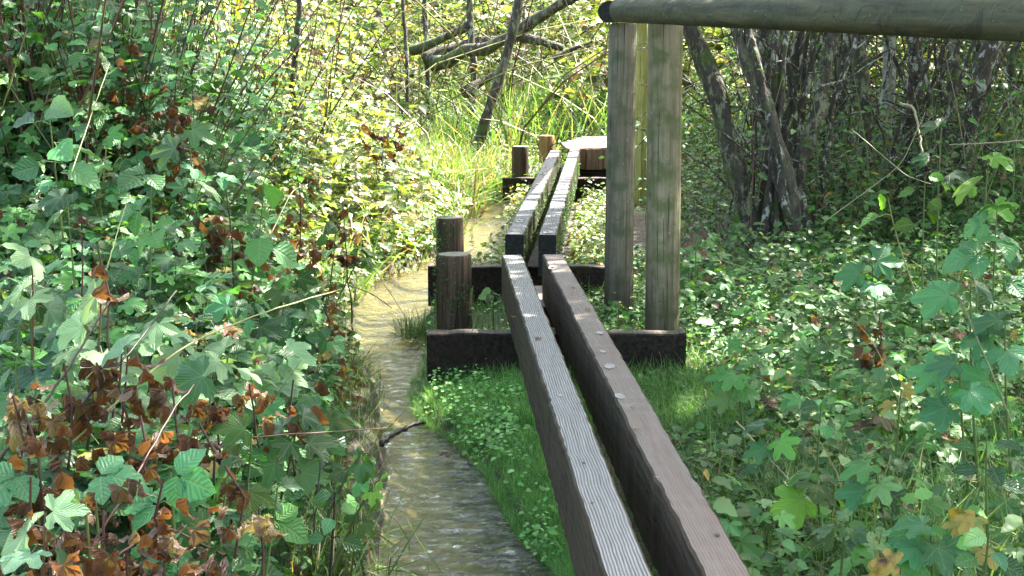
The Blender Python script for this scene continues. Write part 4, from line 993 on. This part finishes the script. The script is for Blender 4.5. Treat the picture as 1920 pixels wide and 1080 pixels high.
P_(240, 652, 3.5, PALM, .09, 5, 'pale maple leaves in the middle of the browning patch', 'maple seedling', 'maple_seedling', 'pale', (-.15, .1), PAL, .2)
P_(345, 665, 3.9, PALM, .085, 6, 'greyish maple leaves beside the yellow cane', 'maple seedling', 'maple_seedling', 'pale', (-.15, .1), PAL, .25)
P_(50, 558, 4.0, TRIO, .10, 3, 'blue-tinged leaf trio near the pale maple leaves', lean=(0, .1), T=tt((.6, .8), 0, (.1, .4)))
P_(395, 700, 3.6, PALM, .12, 2, 'big bluish palmate leaf above the browning patch', lean=(-.1, .12), T=TEAL)
P_(472, 805, 3.5, PALM, .10, 3, 'bright translucent green lobed leaves over the bank edge', mat='bright', lean=(-.1, .1))
P_(40, 885, 2.95, TRIO, .085, 3, 'teal oval bramble leaves, first of a row above the dead leaves', lean=(-.1, .05), T=TEAL)
P_(175, 890, 2.95, TRIO, .085, 3, 'teal oval bramble leaves in the middle of the row above the dead leaves', lean=(0, .05), T=TEAL)
P_(320, 885, 2.95, TRIO, .08, 3, 'teal oval bramble leaves, last of the row, next to the grey stem', lean=(.0, .05), T=TEAL)
P_(85, 960, 2.7, PALM, .085, 5, 'large pale ruffled maple leaf cluster low on the bank', 'maple seedling', 'maple_seedling', 'pale', (-.1, .05), PAL, .3)
P_(160, 940, 2.75, PALM3, .05, 2, 'small upright yellow-green lobed leaf over the dead leaves', mat='bright', lean=(0, .05))
P_(390, 985, 3.0, PALM, .085, 4, 'green palmate leaves low by the grassy edge', lean=(-.05, .05))
P_(335, 1010, 2.9, PALM3, .06, 3, 'pale green three-lobed leaves under the palmate ones', lean=(-.05, .05))
P_(520, 915, 3.3, OV, .085, 2, 'dark blue-green bramble leaf with a striped pale underside', lean=(-.1, .05), T=tt((.6, .8), 0, (0, .2)))
P_(425, 895, 3.3, PALM, .08, 4, 'mid green lobed leaves between the row of bramble leaves and the water', lean=(-.1, .05))
P_(560, 780, 3.9, PALM, .085, 6, 'flat green leaves spread along the red thin cane', lean=(-.15, .1), stemtint=.3)
P_(690, 850, 3.9, PALM3, .055, 9, 'small ivy-like leaves drooping over the water', 'ivy', 'ivy_spray', 'broad', (-.22, .05), None, .4, arc=.25, along=.6, drp=-.6)
P_(712, 900, 3.8, PALM3, .05, 7, 'lowest ivy-like spray touching the stream edge', 'ivy', 'ivy_spray', 'bright', (-.2, .05), None, .4, arc=.2, along=.6, drp=-.6)
P_(628, 925, 3.4, OVW, .045, 6, 'small round pale leaves beside a black upright stem', lean=(-.05, .05), stemtint=.0)
P_(600, 790, 4.6, PALM, .065, 6, 'leafy shoot leaning over the riffle', lean=(-.25, .1))
P_(520, 690, 4.6, PALM, .085, 8, 'layered pale leaves above the red leaf at the bank edge', mat='pale', lean=(-.2, .1), T=PAL)
P_(455, 610, 4.9, PALM, .085, 8, 'grey-green layered leaves leaning towards the pool', mat='pale', lean=(-.2, .15), T=PAL)
P_(575, 590, 5.8, PALM, .065, 6, 'dark leaves overhanging the pool bank', lean=(-.2, .1))
P_(330, 480, 5.2, PALM, .09, 6, 'broad green leaves in the middle of the thicket', lean=(-.1, .1))
P_(200, 255, 6.0, PALM, .09, 6, 'hop-like leaves climbing a pale green stalk', 'climbing plant', 'climbing_hop', lean=(-.25, .2), stemtint=.7)
P_(630, 420, 7.5, OVW, .10, 3, 'single dark oval leaf standing out against the sunlit leaves', lean=(-.1, .2))
P_(530, 650, 4.7, PALM, .09, 7, 'greyish layered maple leaves nearest the riffle', mat='pale', lean=(-.2, .1), T=PAL)
P_(430, 655, 4.2, PALM, .095, 8, 'greyish maple leaves behind the big bluish palmate leaf', mat='pale', lean=(-.2, .1), T=PAL)
P_(300, 600, 4.3, PALM, .09, 8, 'pale leaves crossed by the second dark stem', mat='pale', lean=(-.1, .1), T=PAL)
P_(120, 610, 4.0, PALM, .09, 7, 'pale ragged leaves beneath the blue-tinged trio', mat='pale', lean=(-.1, .1), T=PAL)
P_(30, 680, 3.6, PALM, .09, 5, 'teal leaves at the outer edge beside the purplish withered one', lean=(-.1, .1), T=TEAL)
P_(480, 560, 5.0, PALM, .09, 8, 'mid green lobed leaves above the yellow-green cane', lean=(-.2, .1))
P_(560, 520, 5.8, PALM, .085, 9, 'darker lobed leaves over the pool, beside the arching green stem', lean=(-.2, .1))
P_(680, 470, 8.2, PALM, .09, 9, 'sunlit lobed leaves leaning over the head of the pool', mat='bright', lean=(-.2, .1))
# withered stalks with hanging brown leaves
def withered(px, py, d, h, n, size, label, w=.05, T=None):
    d *= .95; size *= 1.25; n = int(n * 1.35) if n > 3 else n
    top = atd(px, py, d); base = Vector((top.x + U(-.05, .05), top.y + .05, float(gz(top.x, top.y)) - .02)); o = empty('withered_stalk', base, label, 'dead plant'); sa = Acc(); la = Acc(); k = 10
    pts = [base.lerp(top, t) + Vector(rng.normal(0, .008, 3)) for t in np.linspace(0, 1, k)]; sa.tube(pts, np.linspace(.005, .0025, k), 5, (.12, 0, .5), 0)
    for i in range(n):
        z = top.z - h * rng.random(); t = max(0, min(1, (z - base.z) / max(.01, top.z - base.z))); q = base.lerp(top, t) + Vector((rng.normal(0, w), rng.normal(0, w * .7), 0)); q.z = z
        D = np.array([[U(-.35, .35), U(-.3, .3), -1]]); N = np.array([[U(-1, 1), -1, U(-.3, .3)]]); TT = T(1) if T else tints(1, (0, .85), U(.8, 1), (.1, 1))
        la.leaves(DEAD[int(rng.integers(0, 4))], [tuple(q)], rots(D, N), U(size * .7, size * 1.15), TT)
    sa.build('stem', [M['stem']], o, base); la.build('dead_foliage', [M['broad']], o, base)
W_ = withered
W_(190, 468, 3.75, .12, 3, .08, 'large orange-brown rolled leaf hanging between pale maple leaves', .01)
W_(220, 660, 3.5, .32, 16, .065, 'column of dark red-brown leaves in the middle of the browning patch')
W_(120, 690, 3.4, .22, 12, .06, 'yellow-brown withered leaves beside the dark slanting stems', .06)
W_(330, 720, 3.6, .22, 12, .055, 'rust and ochre leaves hanging beneath the big bluish leaf', .06)
W_(300, 900, 3.0, .30, 18, .055, 'dense curtain of rust-brown leaves under the row of bramble leaves', .08)
W_(180, 960, 2.85, .3, 18, .055, 'dark brown leaf heap among thin reddish stems low on the bank', .09)
W_(70, 760, 3.1, .2, 10, .055, 'orange-brown leaves at the foot of the slanting dark stems', .05)
W_(410, 745, 3.7, .07, 2, .06, 'single oval dark brown leaf hanging beside the bright green leaf', .02)
W_(545, 715, 4.3, .14, 5, .055, 'deep red withered leaves at the bank edge above the water', .04)
W_(50, 900, 2.9, .2, 9, .055, 'rust leaves under the first bramble leaf trio', .06)
W_(110, 1045, 2.7, .2, 14, .055, 'brown leaf mass under the large pale ruffled maple leaves', .08)
W_(395, 1050, 2.85, .15, 8, .055, 'brown leaves beneath the green palmate leaves low by the edge', .07)
W_(265, 790, 3.3, .22, 12, .06, 'chestnut leaves beside the brown slanting stem', .05)
W_(385, 800, 3.5, .2, 9, .05, 'dark rust leaves where the thin red cane starts', .05)
W_(470, 720, 4.1, .18, 9, .055, 'purplish brown leaves under the greyish maple leaves', .06)
W_(40, 740, 3.3, .12, 6, .065, 'mauve-grey withered leaf pair at the outer edge', .04, tt((.85, 1), .9, (.2, .6)))
W_(560, 330, 8.2, .4, 18, .06, 'brown hanging leaves where the thicket meets the light', .09)
W_(585, 450, 7.6, .3, 14, .055, 'dry red-brown leaves over the head of the pool', .07)
W_(640, 380, 8.4, .35, 14, .06, 'red-brown upright withered stalk in the sunlit leaves', .05)
W_(700, 230, 12.5, .25, 14, .09, 'orange withered leaves on the sunlit bank', .12, tt((.4, .55), .8, (.7, 1)))
W_(195, 75, 7.0, .75, 46, .075, 'tall mass of grey-brown shrivelled leaves high in the thicket', .10)
W_(325, 195, 6.6, .35, 18, .07, 'dark shrivelled leaves hanging beside the grey sapling', .06)
W_(425, 365, 6.0, .75, 40, .07, 'blackish withered column dividing shade from the sunlit bank', .08)
W_(155, 400, 5.0, .08, 2, .05, 'lone small brown leaf hanging in the shaded thicket', .01)
W_(610, 560, 6.3, .25, 14, .05, 'brown withered tuft on the pool bank', .04)
W_(245, 1030, 2.8, .12, 6, .06, 'big orange dead leaf at the lowest edge of the bank', .05)
W_(490, 965, 3.2, .07, 3, .055, 'straw-coloured torn leaf next to the green palmate ones', .03, tt((.95, 1), .9, (.8, 1)))
W_(440, 880, 3.3, .07, 2, .05, 'orange leaf stuck above the palmate ones', .02, tt((.4, .55), .9, (.8, 1)))
W_(1650, 590, 6.2, .22, 9, .06, 'brown hanging leaf bundle amid the green shoots opposite the bank', .03)
# canes and bare stems
def cane(pts, r, tint, label, name='cane', cat='stem'):
    P = [atd(*p) for p in pts]; b = P[0]; a = Acc(); q = np.array([tuple(p) for p in P]); s_ = np.linspace(0, len(P) - 1, 24)
    Q = np.stack([np.interp(s_, range(len(P)), q[:, i]) for i in range(3)], 1)
    for _ in range(4): Q[1:-1] = (Q[:-2] + 2 * Q[1:-1] + Q[2:]) / 4
    r *= .68 if r < .006 else .9
    Q += rng.normal(0, r * .3, Q.shape); a.tube(Q, np.linspace(r, r * .6, 24), 6, (tint, 0, .5), 0, cap=True)
    o = a.build(name, [M['stem']], None, b); return tag(o, label, cat)
cane([(90, 870, 3.3), (330, 655, 3.5), (480, 590, 3.9), (640, 542, 4.4)], .0042, .72, 'long yellow-green cane slanting across the browning patch to the water')
cane([(0, 860, 3.2), (110, 720, 3.3), (205, 565, 3.4)], .005, .05, 'dark slanting stem beside the yellow-brown leaves')
cane([(60, 850, 3.25), (180, 730, 3.4), (245, 660, 3.5), (330, 545, 3.8)], .005, .02, 'second dark stem, crossing the red-brown column')
cane([(160, 1040, 2.9), (240, 920, 3.0), (330, 760, 3.2), (365, 722, 3.3)], .004, .15, 'brown stem slanting through the row of bramble leaves')
cane([(250, 850, 3.4), (440, 822, 3.6), (640, 808, 3.9), (725, 802, 4.1)], .003, .28, 'thin red cane lying almost level above the water')
cane([(165, 1075, 2.8), (310, 985, 2.9), (420, 1040, 3.0)], .004, .22, 'reddish bent stem low in the dead leaves')
cane([(583, 1040, 3.5), (592, 960, 3.5), (601, 862, 3.5)], .004, .0, 'black upright stem standing at the bank edge')
cane([(505, 445, 5.), (560, 330, 5.2), (700, 500, 6.), (790, 640, 7.4)], .003, .6, 'arching green stem reaching over the pool')
cane([(130, 335, 4.9), (175, 205, 5.2), (205, 120, 5.4)], .0026, .72, 'pale green stalk carrying hop-like leaves')
cane([(195, 520, 4.6), (222, 430, 4.7), (243, 360, 4.8)], .0028, .72, 'pale green stalk below the teal three-part cluster')
cane([(655, 535, 6.6), (700, 552, 6.7), (735, 578, 6.8)], .004, .05, 'dark twig poking out over the pool', 'twig', 'twig')
cane([(1330, 480, 6.0), (1560, 560, 5.6), (1640, 640, 5.4), (1700, 790, 5.2)], .0025, .7, 'pale bowed grass stalk over the ground cover', 'grass_stalk')
cane([(1380, 790, 4.8), (1460, 880, 4.5), (1540, 960, 4.3)], .004, .95, 'grey dead stick across the undergrowth past the brown beam', 'stick', 'stick')
cane([(1600, 245, 8.4), (1700, 330, 8.2), (1745, 345, 8.1)], .004, .95, 'grey twig poking from the trunks over the shoots', 'twig', 'twig')
cane([(1540, 420, 8.2), (1690, 310, 8.2), (1735, 210, 8.3)], .004, .9, 'thin bare twig crossing before the dark rough trunk', 'twig', 'twig')
cane([(1688, 195, 8.4), (1712, 200, 8.3), (1722, 235, 8.3), (1730, 290, 8.2)], .009, .97, 'pale hooked dead stem before the blackish trunk', 'dead_stem')
cane([(1940, 262, 6.5), (1850, 268, 6.6), (1780, 272, 6.7)], .005, .97, 'straight pale stick jutting in level over the tall shoots', 'stick', 'stick')
cane([(1800, 560, 4.6), (1860, 700, 4.4), (1900, 800, 4.3)], .005, .45, 'sturdy green stalk among the tall maple shoots')
# shoots on the other side
P_(1870, 385, 5.6, TRIO, .12, 6, 'large toothed shoot with drooping teal leaves beside the pale level stick', lean=(.05, .1), T=TEAL)
P_(1765, 240, 6.9, PALM3, .12, 4, 'pointed green shoot standing up before the trunks', lean=(.05, .1))
P_(1855, 290, 6.5, PALM, .12, 3, 'fresh maple-like leaf above the teal toothed shoot', mat='bright', lean=(.0, .1))
P_(1665, 370, 7.0, OVW, .10, 2, 'lone yellow-green leaf lifted on a pale stalk', mat='bright', lean=(.3, .1), stemtint=.75)
P_(1735, 330, 6.9, OVW, .09, 5, 'bright leaf and paler companions below the pointed green shoot', mat='bright', lean=(.05, .1))
P_(1635, 490, 6.6, PALM, .13, 4, 'toothed maple leaves over the dark tree base', lean=(.1, .1), T=TEAL)
P_(1820, 530, 4.6, PALM, .13, 4, 'largest matt green maple leaves on the tall shoot near the wood', lean=(.1, .1), T=TEAL)
P_(1800, 680, 4.4, PALM, .11, 5, 'maple leaves halfway down the sturdy green stalk', lean=(.1, .1), T=TEAL)
P_(1885, 600, 4.5, PALM, .12, 5, 'outermost maple shoot with overlapping leaves', lean=(.1, .1), T=TEAL)
P_(1850, 830, 3.9, OV, .075, 6, 'nettle-like shoot under the maple leaves', 'nettle', 'nettle_shoot', lean=(.05, .05))
P_(1540, 758, 4.6, OVW, .055, 4, 'small paired round leaves on a slim upright stalk', lean=(.0, .05))
P_(1530, 885, 4.1, PALM, .09, 5, 'spread of bright lobed leaves over dark gaps', mat='bright', lean=(.05, .05))
P_(1640, 870, 4.0, PALM, .08, 6, 'arching leafy shoot between the bright lobed leaves and the nettle', lean=(.1, .05))
P_(1450, 795, 4.5, PALM, .08, 5, 'green maple seedling close past the brown beam', 'maple seedling', 'maple_seedling', lean=(.05, .05))
P_(1385, 700, 5.0, PALM, .07, 5, 'leafy tuft beside the sunlit white flecks', lean=(.05, .05))
P_(1745, 985, 3.6, PALM, .085, 8, 'low cluster of ragged leaves at the undergrowth edge', lean=(.05, .05), T=TEAL)
P_(1855, 1000, 3.4, OVW, .06, 7, 'lowest nettle-like cluster, four leaves crosswise', 'nettle', 'nettle_shoot', lean=(.0, .05))
P_(1585, 985, 3.7, PALM3, .06, 6, 'small lobed leaves beside the white flower-like fleck', lean=(.0, .05))
P_(1690, 730, 4.8, PALM, .06, 2, 'yellow and brown leaf standing in the grass', mat='broad', lean=(0, .05), T=tt((.4, .6), .5, (.6, 1)))
P_(1835, 965, 3.7, PALM, .06, 3, 'yellow leaves spotted brown among the green cluster', mat='broad', lean=(0, .05), T=tt((.4, .6), .48, (.6, 1)))
P_(1690, 1060, 3.35, PALM, .07, 2, 'big orange-yellow leaf at the lowest edge of the undergrowth', mat='broad', lean=(0, .05), T=tt((.4, .6), .6, (.6, 1)))
P_(1305, 440, 7.6, OVW, .055, 4, 'orange-red leaves just beside the stout tall post', mat='broad', lean=(.02, .05), T=tt((.4, .55), .8, (.7, 1)))
P_(1600, 480, 8.6, NET, .14, 10, 'feathery dark fern-like fronds by the tree base', 'fern', 'fern', lean=(.05, .05), along=.7)
P_(1205, 232, 12.9, OVW, .09, 5, 'white-lit leaves showing between the two tall posts', mat='pale', lean=(.0, .1))
P_(1140, 285, 13.3, SMALL, .06, 4, 'small leaves in front of the deck edge', mat='bright', lean=(.0, .0))
P_(1000, 305, 14.4, PALM, .12, 6, 'bright leafy tuft between the two farthest low posts', mat='bright', lean=(.0, .1))
P_(925, 545, 7.6, OVW, .05, 6, 'teal leaves between the near stub and the beam', lean=(0, .0))
P_(1160, 565, 7.3, SMALL, .035, 12, 'small leafy tuft at the foot of the slimmer tall post', mat='herb', lean=(0, .0), along=.9)
# sedge tufts at the water
def tuft(px, py, z, n, h, label, mat='grass', T=None, spread=.05):
    b = at(px, py, z); o = empty('grass_tuft', b, label, 'grass tuft'); a = Acc(); x = b.x + rng.normal(0, spread, n); y = b.y + rng.normal(0, spread, n)
    blades(a, x, y, U(h * .5, h, n), T or tt(val=(0, .8), df=.05), lean=.75, z0=np.full(n, b.z)); a.build('foliage', [M[mat]], o, b)
tuft(785, 628, .02, 300, .19, 'dark arching grass tuft against the end of the nearest sleeper')
tuft(1225, 690, .03, 420, .24, 'shaded grass tuft at the cut end of the nearest sleeper', spread=.10)
tuft(1120, 565, .05, 260, .2, 'grass tuft below the slimmer tall post', spread=.08)
tuft(570, 1075, .12, 420, .30, 'long fine grass arching over the water at the bank edge', spread=.12)
tuft(880, 350, .08, 420, .55, 'straw and green tussock at the far bend beneath the leaning tree', T=tt(val=(.4, 1), df=.5), spread=.14)
tuft(800, 360, .08, 420, .55, 'pale tussock just upstream of the leaning tree foot', T=tt(val=(.4, 1), df=.5), spread=.2)
# leaves and bits lying about
def lying(px, py, z, size, T, label, tm=None, name='fallen_leaf', cat='leaf'):
    b = at(px, py, z) + Vector((0, 0, .006)); a = Acc(); an = U(0, 6.28)
    a.leaves(tm or OVW[1], [tuple(b)], rots(np.array([[math.cos(an), math.sin(an), .05]]), np.array([[.1, -.1, 1.]])), size, T(1)); o = a.build(name, [M['broad']], None, b); tag(o, label, cat)
YB = tt((.4, .55), .62, (.7, 1)); BR = tt((.3, .6), .9, (.5, 1))
lying(1012, 636, ZB, .028, BR, 'small curled brown leaf on the grey ridged beam')
lying(962, 597, ZB, .022, YB, 'tiny pale leaf at the edge of the grey ridged beam')
lying(1108, 582, ZB, .03, YB, 'yellowish leaf on the brown beam near its far end')
lying(1185, 806, ZB, .022, YB, 'little tan leaf at the inner edge of the brown beam')
lying(1193, 765, ZB, .02, BR, 'tiny brown leaf halfway along the brown beam')
lying(1232, 900, ZB, .018, YB, 'tan fleck of leaf nearest the viewer on the brown beam')
lying(895, 620, ZS, .02, YB, 'yellow leaf on top of the nearest sleeper beside the stub')
lying(842, 855, .012, .05, tt((.4, .55), .8, (.8, 1)), 'orange-red leaf caught at the edge of the mossy grass', PALM3[0])
# root and twigs in the riffle
cane([(715, 832, 5.35), (745, 808, 5.5), (775, 795, 5.6), (800, 792, 5.62)], .012, .0, 'dark waterlogged twig with foam in the stream', 'twig', 'twig')
cane([(612, 600, 7.9), (640, 612, 7.85), (668, 628, 7.8)], .02, .02, 'black root at the edge of the riffle', 'root', 'root')
cane([(603, 640, 8.0), (606, 590, 8.0), (612, 555, 8.)], .03, .08, 'stub of dark rotten wood at the pool bank', 'rotten_stub', 'stump')
# moss on the posts and flanks
def moss_on(name, pts, label, n, size=(.006, .016), parent=None):
    a = Acc(); P = np.array(pts); i = rng.integers(0, len(P), n); Q = P[i] + rng.normal(0, .004, (n, 3)); D = rng.normal(0, 1, (n, 3)); D[:, 2] -= .5
    a.leaves(TINY[0], Q, rots(D, rng.normal(0, 1, (n, 3)) + np.array([0, -.5, .5])), U(*size, n) * .75, tints(n, (0, .3), 0, (0, .35))); o = a.build(name, [M['moss']], None)
    if parent: o.parent = parent; o.matrix_parent_inverse = parent.matrix_world.inverted()
    tag(o, None, None, None, 'stuff') if parent else None
    return o
bpy.context.view_layer.update()
for nm, xs_ in (('timber_beam.002', .05), ('timber_beam.003', .05)):
    ob = bpy.data.objects[nm]; Mx = ob.matrix_world; pts = []
    for k in range(900):
        yy = U(0, 5.6); zz = -U(.0, .2) ** 1.0; 
        if vn(yy * 3, zz * 9, 1., 3) > .45: pts.append(tuple(Mx @ Vector((xs_, yy, zz))))
    moss_on('moss', pts, None, 1300, (.008, .022), ob)
for nm in ('stub_post', 'stub_post.001'):
    ob = bpy.data.objects[nm]; pts = []
    for k in range(900):
        an = U(2.4, 7.0); hh = U(.1, .85 if nm == 'stub_post' else .75); 
        if vn(an * 2.5, hh * 8, 1., 5) > .55 or (abs(an - 3.14) < .35): pts.append((ob.location.x + .083 * math.cos(an), ob.location.y + .083 * math.sin(an), ob.location.z + hh))
    moss_on('moss', pts, None, 1500, (.006, .014), ob)
